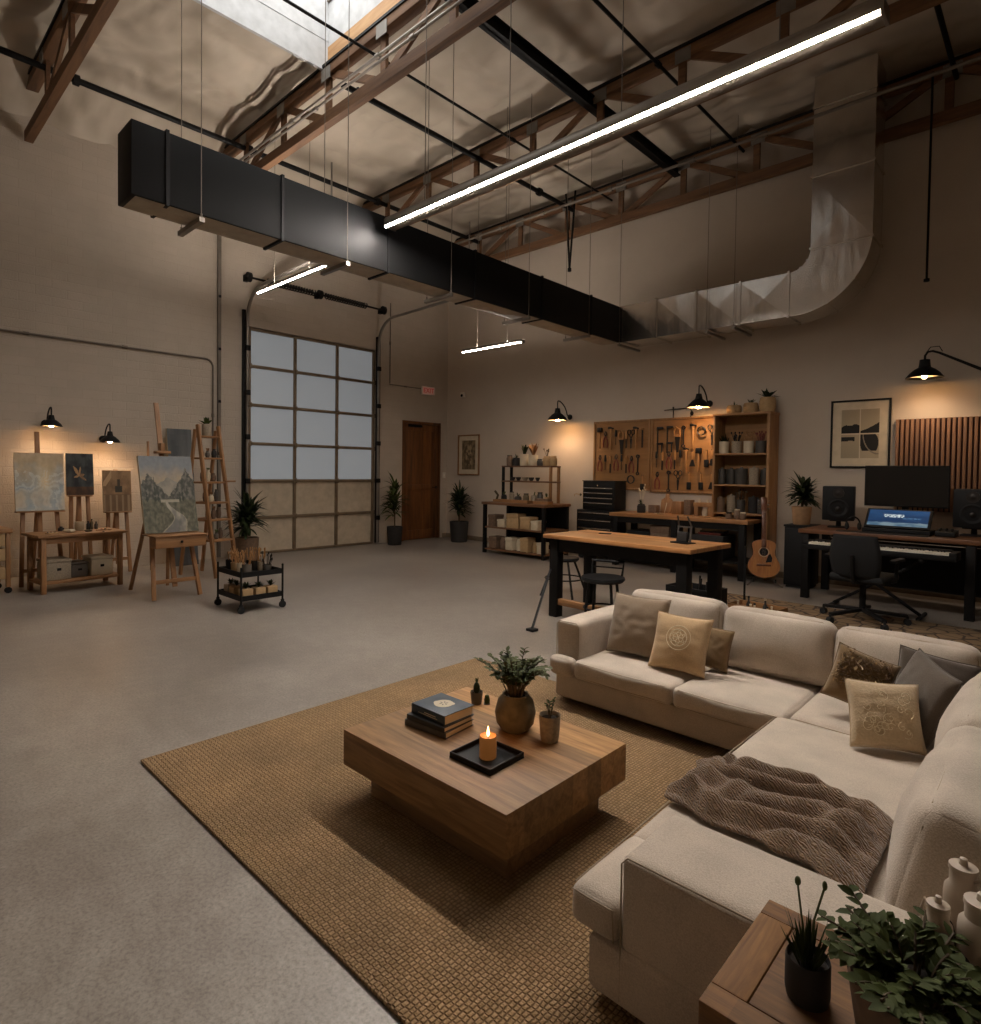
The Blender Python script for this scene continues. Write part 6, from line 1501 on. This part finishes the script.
# throw pillows
def stitch(cover, mb):
    """sew the raised thread into the cover's own mesh"""
    me = bpy.data.meshes.new('thread'); mb.bm.to_mesh(me); mb.bm.free()
    for p in me.polygons: p.material_index = 1
    bm = bmesh.new(); bm.from_mesh(cover.data); bm.from_mesh(me); bm.to_mesh(cover.data); bm.free(); bpy.data.meshes.remove(me)
    cover.data.materials.append(M['ivory_thread'])
def pillow(label, loc, rot, s, th, mat, group='throw pillows', deco=None, seed=0.):
    """loc is the middle; the face looks towards local -y"""
    from mathutils import Euler
    b = MB(); bm = b.bm; n = 26; side = []
    for sg in (-1, 1):
        g = []
        for j in range(n+1):
            row = []
            for i in range(n+1):
                u, v = -1+2*i/n, -1+2*j/n
                e = max(0., (1-u*u))**.5*max(0., (1-v*v))**.5
                f = 1-.07*(1-abs(u)**2)*(abs(v)**3); f2 = 1-.07*(1-abs(v)**2)*(abs(u)**3)
                x, z = u*s/2*f2, v*s/2*f
                y = sg*(th/2*e**.75)+sg*.006*e*noise.noise(Vector((u*3+seed, v*3, sg)))
                if sg < 0: y += .010*e*abs(noise.noise(Vector((u*2.2+v*1.5+seed, v*3.5, 2))))
                row.append(bm.verts.new((x, y, z)))
            g.append(row)
        for j in range(n):
            for i in range(n):
                q = [g[j][i], g[j][i+1], g[j+1][i+1], g[j+1][i]]
                bm.faces.new(q if sg < 0 else q[::-1])
    bmesh.ops.remove_doubles(bm, verts=list(bm.verts), dist=.0006)
    t = thing('throw_pillow', label, 'pillow', loc, 0, group); t.rotation_euler = rot
    c = b.build('cover', mat, t, angle=80)
    b = MB(); k = []
    for a0, a1 in (((-1, -1), (1, -1)), ((1, -1), (1, 1)), ((1, 1), (-1, 1)), ((-1, 1), (-1, -1))):
        for q in range(12):
            f = q/12; u, v = a0[0]+(a1[0]-a0[0])*f, a0[1]+(a1[1]-a0[1])*f
            k.append((u*s/2*(1-.07*(1-v*v)*abs(u)**3), 0, v*s/2*(1-.07*(1-u*u)*abs(v)**3)))
    b.tube(k+[k[0]], .003, 6); b.build('seam', mat, t)
    def surf(u, v): 
        e = max(0., (1-u*u))**.5*max(0., (1-v*v))**.5; return (u*s/2, -th/2*e**.75-.009, v*s/2)
    if deco == 'ring':
        b = MB()
        for r in (.17, .30, .42): b.tube([surf(.05+r*math.cos(a), .12+r*math.sin(a)) for a in [2*PI*q/30 for q in range(31)]], .0018, 5)
        for q in range(6):
            a = q*PI/3; b.tube([surf(.05+.15*math.cos(a)+.14*math.cos(x), .12+.15*math.sin(a)+.14*math.sin(x)) for x in [2*PI*w/16 for w in range(17)]], .0015, 5)
        stitch(c, b)
    if deco == 'swirl':
        b = MB(); rr = random.Random(4)
        for q in range(26):
            cx, cz = rr.uniform(-.6, .6), rr.uniform(-.6, .6); R = rr.uniform(.08, .2); a0 = rr.uniform(0, 6)
            b.tube([surf(cx+R*(1-w/14)*math.cos(a0+w*.5), cz+R*(1-w/14)*math.sin(a0+w*.5)) for w in range(14)], .0016, 5)
        stitch(c, b)
    if deco == 'fringe':
        b = MB(); rr = random.Random(9)
        for q in range(420):
            u, v = rr.uniform(-.85, .85), rr.uniform(-.35, .92); p = Vector(surf(u, v)); a = rr.uniform(0, 6.28)
            b.leaf(p+Vector((0, .008, 0)), (math.cos(a)*.7, -1, math.sin(a)*.7), rr.uniform(.015, .034), .008, .5, n=2)
        b.build('fringe', 'gold_fab', t, angle=80)
        b = MB()
        for q in range(7):
            u, v = rr.uniform(-.3, .6), rr.uniform(-.2, .6); p = Vector(surf(u, v)); b.leaf(p+Vector((0, -.012, 0)), (rr.uniform(-1, 1), -.4, rr.uniform(-1, 1)), .03, .012, .2)
        b.build('pale_petal', 'ivory_thread', t)
    return t
T_ = .32
pillow('large taupe throw pillow in the sofa corner by the far arm', (-1.845, 3.27, .482), (-T_, 0, .06), .36, .15, 'taupe', seed=1.)
pillow('tan throw pillow with an embroidered circle, in front of the taupe one', (-1.535, 3.19, .455), (-.40, .02, .10), .315, .13, 'tan', deco='ring', seed=3.)
pillow('small plain brown throw pillow half hidden behind the circle pillow', (-1.425, 3.34, .425), (-.28, .04, -.05), .23, .08, 'brown_fab', seed=5.)
pillow('small golden brown shaggy throw pillow in the corner seat', (-.655, 3.27, .42), (-.34, .30, .20), .25, .10, 'brown_fab', deco='fringe', seed=7.)
pillow('beige throw pillow with swirled embroidery leaning in the corner seat', (-.465, 3.05, .44), (-.44, .0, .46), .265, .12, 'beige', deco='swirl', seed=9.)
pillow('dark taupe throw pillow nearest the sofa corner, only its tip showing', (-.40, 3.30, .465), (-.30, .15, .12), .30, .09, 'charcoal_fab', seed=11.)
pillow('large dark taupe throw pillow leaning beside the embroidered beige one', (-.40, 3.08, .47), (-.36, .12, -1.0), .33, .12, 'charcoal_fab', seed=13.)
# let each pillow rest on the seat, clear of the cushions and of the pillows already placed
from mathutils.bvhtree import BVHTree
from mathutils import Euler
def tree_of(objs, m):
    vs, ps = [], []
    for o in objs:
        n = len(vs); vs += [m @ v.co for v in o.data.vertices]; ps += [tuple(n+i for i in p.vertices) for p in o.data.polygons]
    return BVHTree.FromPolygons(vs, ps), min(v.z for v in vs)
def descend(o): 
    r = []
    for c in o.children: r += ([c] if c.type == 'MESH' else [])+descend(c)
    return r
bpy.context.view_layer.update()
SOFA = tree_of(descend(sofa), Matrix.Identity(4))[0]; placed = [SOFA]
pls = [o for o in COL.objects if o.name.startswith('throw_pillow')]
for pw_, dr in ((pls[0], (.1, -1)), (pls[2], (0, -1)), (pls[1], (0, -1)), (pls[5], (0, -1)), (pls[6], (-.9, -.35)), (pls[3], (0, -1)), (pls[4], (-.25, -1))):
    ms = descend(pw_); m = Euler(pw_.rotation_euler).to_matrix().to_4x4()
    for k in range(90):
        m.translation = pw_.location; tr, zmin = tree_of(ms, m)
        hit = [q for q in placed if tr.overlap(q)]
        if not hit: break
        if k % 3 == 0 and zmin < .325: pw_.location.z += .004
        else: d_ = Vector((dr[0], dr[1], 0)).normalized()*.004; pw_.location += d_
    for k in range(60):                                # then let it down until it touches the seat
        if zmin < .312: break
        pw_.location.z -= .003; m.translation = pw_.location; t2, z2 = tree_of(ms, m)
        if any(t2.overlap(q) for q in placed): pw_.location.z += .003; break
        tr, zmin = t2, z2
    placed.append(tr)
# knitted throw: heaped over the chaise
bm = bmesh.new(); nx, ny = 90, 70; g = []
for j in range(ny+1):
    row = []
    for i in range(nx+1):
        u, v = i/nx, j/ny
        x = -.952+.60*u+.03*noise.noise(Vector((v*4, 1, 2)))*(1-u)
        lo = 1.86+.05*noise.noise(Vector((u*5, 3, 1)))-.06*u+.10*max(0, .25-u); hi = 2.30+.05*noise.noise(Vector((u*6, 7, 1)))-.12*max(0, u-.8)*3-.35*max(0, .22-u)
        y = lo+(hi-lo)*v
        e = min(1, 6*u+.25)*min(1, 7*(1-u)+.1)*min(1, 6*v+.1)*min(1, 6*(1-v)+.1)
        w = noise.noise(Vector((x*3.2+5, y*3.2, 4))); w2 = noise.noise(Vector((x*8, y*8, 9)))
        q1 = (.5+.5*math.cos((y-1.86)/.44*PI*8.5+(x+.95)*6+6.5*w+2.2*w2))**.6          # long soft rolls of cloth
        q2 = (.5+.5*math.cos((x*1.1-y*.75)*24+4.5*w+3*w2))**.9                          # folds across them
        m2 = .5+.5*noise.noise(Vector((x*4+2, y*5, 7)))
        z = .318+e*(.008+.056*q1*(.5+.6*m2)+.042*q2*(1-m2)+.012*w2+.005*noise.noise(Vector((x*22, y*22, 3))))
        row.append(bm.verts.new((x, y, z)))
    g.append(row)
for j in range(ny):
    for i in range(nx): bm.faces.new([g[j][i], g[j][i+1], g[j+1][i+1], g[j+1][i]])
b = MB(); b.bm.free(); b.bm = bm
tag(b.build('knitted_throw', 'throw', None, angle=80, solid=.009), 'rumpled brown knitted throw heaped on the chaise seat', 'throw')

# ================================================================== coffee table and what stands on it
CX0, CX1, CY0, CY1, CZ = -2.20, -1.275, 1.45, 2.185, .30
t = thing('coffee_table', 'low square walnut coffee table on a recessed plinth', 'coffee table', ((CX0+CX1)/2, (CY0+CY1)/2, ZR))
w, d, h = CX1-CX0, CY1-CY0, CZ-ZR
b = MB(); b.bb(-w/2, w/2, -d/2, d/2, .135, h, .003); b.build('table_slab', 'walnut', t)
b = MB(); b.bb(-w/2+.075, w/2-.075, -d/2+.09, d/2-.08, 0, .1345, .002); b.build('plinth', 'walnut_side', t)
zc = CZ+.0008
def book(label, loc, rz, w, d, h, cov, group='books on the coffee table'):
    t = thing('book', label, 'book', loc, rz, group)
    b = MB(); b.bb(-w/2, w/2, -d/2, d/2, 0, .003, .001); b.bb(-w/2, w/2, -d/2, d/2, h-.003, h, .001); b.bb(-w/2, w/2, -d/2, -d/2+.003, .003, h-.003, .001); b.build('cover', cov, t)
    b = MB(); b.bb(-w/2+.004, w/2-.005, -d/2+.0035, d/2-.006, .0032, h-.0032); b.build('pages', 'paper', t, smooth=False)
    return t
bk = (-1.945, 1.765); br = .06
book('bottom book of the pile, dark grey cover', (bk[0], bk[1], zc), br+.05, .235, .185, .026, 'cover_grey')
book('middle book of the pile, black cover', (bk[0]+.006, bk[1]-.002, zc+.0265), br, .225, .18, .022, 'cover_black')
bt = book('top book of the pile, thick slate blue cover with a pale emblem', (bk[0]+.008, bk[1]+.012, zc+.049), br-.05, .21, .175, .042, 'cover_blue')
b = MB(); rr = random.Random(2)
b.lathe([(0, 0), (.042, 0), (.042, .0006), (0, .0006)], (0, .005, .0422), 20)
b.ell((.015, .018, .0424), (.030, .022, .0006), 12, (0, 0, .6)); b.ell((-.02, -.008, .0424), (.028, .020, .0006), 12, (0, 0, -.4)); b.build('emblem', 'emblem', bt)
b = MB()
for q in range(6): b.ell((.014*math.cos(q*1.05), .005+.014*math.sin(q*1.05), .0432), (.0075, .0028, .0006), 8, (0, 0, q*1.05))
b.build('emblem_marks', 'cover_blue', bt)
b = MB(); b.bb(-.06, .06, -.0885, -.0878, .014, .017); b.bb(-.02, .05, -.0885, -.0878, .022, .025); b.build('spine_lines', 'emblem', bt, smooth=False)
t = thing('candle_tray', 'square black tray under the burning candle', 'tray', (-1.59, 1.69, zc), .02)
ts = .105
b = MB(); b.bb(-ts, ts, -ts*.93, ts*.93, 0, .008); b.build('tray_base', 'black', t, smooth=False)
b = MB(); q = ts*.93; b.bb(-ts, ts, -q, -q+.006, .0082, .024, .002); b.bb(-ts, ts, q-.006, q, .0082, .024, .002); b.bb(-ts, -ts+.006, -q+.006, q-.006, .0082, .024, .002); b.bb(ts-.006, ts, -q+.006, q-.006, .0082, .024, .002); b.build('rim', 'black', t)
t = thing('candle', 'lit amber pillar candle standing on the black tray', 'candle', (-1.578, 1.683, zc+.009))
b = MB(); b.lathe([(0, 0), (.031, 0), (.033, .003), (.033, .078), (.031, .084), (.026, .080), (.015, .072), (0, .071)], seg=26); b.build('wax', 'candle', t)
b = MB(); b.tube([(0, 0, .071), (.001, 0, .078), (.002, 0, .084)], .0012, 5); b.build('wick', 'rubber', t)
b = MB(); b.lathe([(0, .078), (.0045, .086), (.0052, .092), (.003, .105), (.0008, .118), (0, .12)], seg=12); b.build('flame', 'flame', t)
l = lamp('POINT', 'candle_light', (0, 0, .135), .16, hexc('#FFA858'), shadow_soft_size=.012); l.parent = t
potted('potted_plant', 'round olive vase of leafy eucalyptus sprigs on the coffee table', (-1.685, 1.965, zc), .088, .155, 'vase', sprigs(48, .20, .15, 16, .030, .019, 'leaf_olive', 4, .16, .4), 1)
potted('potted_plant', 'small speckled clay pot with a thin seedling on the coffee table corner', (-1.515, 1.985, zc), .045, .10, 'clay', sprigs(4, .085, .035, 7, .018, .010, 'leaf', 6, .0, .2), 0)
potted('potted_cactus', 'tiny dark pot with a small cactus at the far side of the coffee table', (-2.005, 2.055, zc), .030, .052, 'grey_pot', lambda t, r, h: [MB().ell((0, 0, h+.020), (.016, .016, .030), 12).build('cactus', 'leaf_dark', t), MB().leaf((0, 0, h+.04), (.2, 0, 1), .035, .010).leaf((0, 0, h+.04), (-.4, .2, 1), .03, .010).build('shoots', 'leaf', t, angle=80)], 0)
t = thing('cactus_figure', 'tiny upright green figure next to the small cactus pot', 'figure', (-1.965, 2.085, zc))
b = MB(); b.lathe([(0, 0), (.012, 0), (.014, .02), (.010, .04), (0, .045)], seg=10); b.build('stalk', 'leaf', t); b = MB(); b.lathe([(0, 0), (.016, 0), (.016, .004), (0, .004)], seg=12); b.build('foot', 'grey_pot', t)

# ================================================================== side table, its plants and jugs
TX0, TX1, TY0, TY1, TZ = -.416, .16, .955, 1.285, .54
t = thing('side_table', 'oak side table with a framed plank top by the low sofa arm', 'side table', ((TX0+TX1)/2, (TY0+TY1)/2, 0))
w, d = TX1-TX0, TY1-TY0
b = MB(); b.bb(-w/2+.062, w/2-.062, -d/2+.052, d/2-.052, TZ-.04, TZ-.0005, .0015); b.build('top_planks', 'oak', t)
b = MB(); b.bb(-w/2, w/2, -d/2, -d/2+.05, TZ-.045, TZ, .003); b.build('border_board', 'oak', t)
b = MB(); b.bb(-w/2, w/2, d/2-.05, d/2, TZ-.045, TZ, .003); b.build('border_board', 'oak', t)
b = MB(); b.bb(-w/2, -w/2+.06, -d/2+.0505, d/2-.0505, TZ-.045, TZ, .003); b.build('border_board', 'oak_y', t)
b = MB(); b.bb(w/2-.06, w/2, -d/2+.0505, d/2-.0505, TZ-.045, TZ, .003); b.build('border_board', 'oak_y', t)
for s in (-1, 1):
    b = MB(); b.bb(s*w/2-s*.001, s*w/2-s*.03, -d/2+.004, d/2-.004, ZR, TZ-.046, .003); b.build('side_panel', 'oak_y', t)
b = MB(); b.bb(-w/2+.032, w/2-.032, -d/2+.01, d/2-.01, .10, .125, .003); b.build('lower_shelf', 'oak', t)
zt = TZ+.0008
potted('potted_plant', 'small charcoal pot of grassy blades on the side table', (-.288, 1.085, zt), .034, .064, 'dark_pot', lambda t, r, h: (blades(90, .075, .0045, 'leaf', 3, .5)(t, r, h), MB().tube([(0, 0, h*.9), (-.012, 0, h+.07), (-.020, .005, h+.115)], .0018, 5).tube([(.004, 0, h*.9), (.008, 0, h+.07), (.022, .0, h+.13)], .0018, 5).ell((-.020, .005, h+.118), (.005, .005, .008), 8).ell((.022, 0, h+.132), (.004, .004, .008), 8).build('flower_stem', 'leaf_olive', t)), 2)
potted('potted_plant', 'big brown stoneware pot of bushy round leaved greenery on the side table', (-.142, 1.085, zt), .088, .100, 'brown_pot', sprigs(70, .075, .090, 12, .025, .015, 'leaf', 9, .10, .6), 0)
def jug(label, loc, rz, r, h):
    t = thing('jug', label, 'jug', loc, rz, 'white jugs on the side table')
    b = MB(); b.lathe([(0, 0), (r*.96, 0), (r, .006), (r, h*.80), (r*.96, h*.86), (r*.72, h*.90), (r*.72, h), (r*.64, h), (r*.62, h*.9), (0, h*.88)], seg=24); b.build('body', 'jug', t)
    b = MB(); b.lathe([(0, h+.022), (r*.2, h+.02), (r*.24, h+.010), (r*.76, h+.008), (r*.78, h+.001), (0, h+.001)], seg=20); b.build('lid', 'jug', t)
    b = MB(); b.tube([(r*.6, 0, h*.95), (r*1.15, 0, h*1.0), (r*1.45, 0, h*.88), (r*1.35, 0, h*.70), (r*.98, 0, h*.62)], r*.13, 8); b.build('handle', 'jug', t)
    b = MB(); bm = b.bm; P_ = []
    c = bm.verts.new((0, -r-.0008, h*.48))
    for k in range(20):
        a = 2*PI*k/20; x = .30*r*math.cos(a)*1.2; P_.append(bm.verts.new((x, -math.sqrt(max(0, (r+.0008)**2-x*x)), h*.48+.16*h*math.sin(a))))
    for k in range(20): bm.faces.new([c, P_[k], P_[(k+1) % 20]])
    b.build('label_patch', 'dark_pot', t)
    return t
jug('tallest white jug at the back of the side table', (-.105, 1.256, zt), -.5, .026, .215)
jug('middle white jug, widest, at the side table edge beyond the greenery', (-.076, 1.196, zt), -.5, .030, .20)
jug('shortest white jug, between the greenery and the taller jugs', (-.131, 1.205, zt), 2.5, .021, .165)

# ================================================================== world and view
w = bpy.data.worlds.new('sky'); S.world = w; w.use_nodes = True
bg = w.node_tree.nodes['Background']; bg.inputs[0].default_value = (*hexc('#E8EAEE'), 1); bg.inputs[1].default_value = .6
S.view_settings.view_transform = 'Standard'; S.view_settings.look = 'None'; S.view_settings.exposure = 1.38; S.view_settings.gamma = 1.
S.view_settings.use_curve_mapping = False
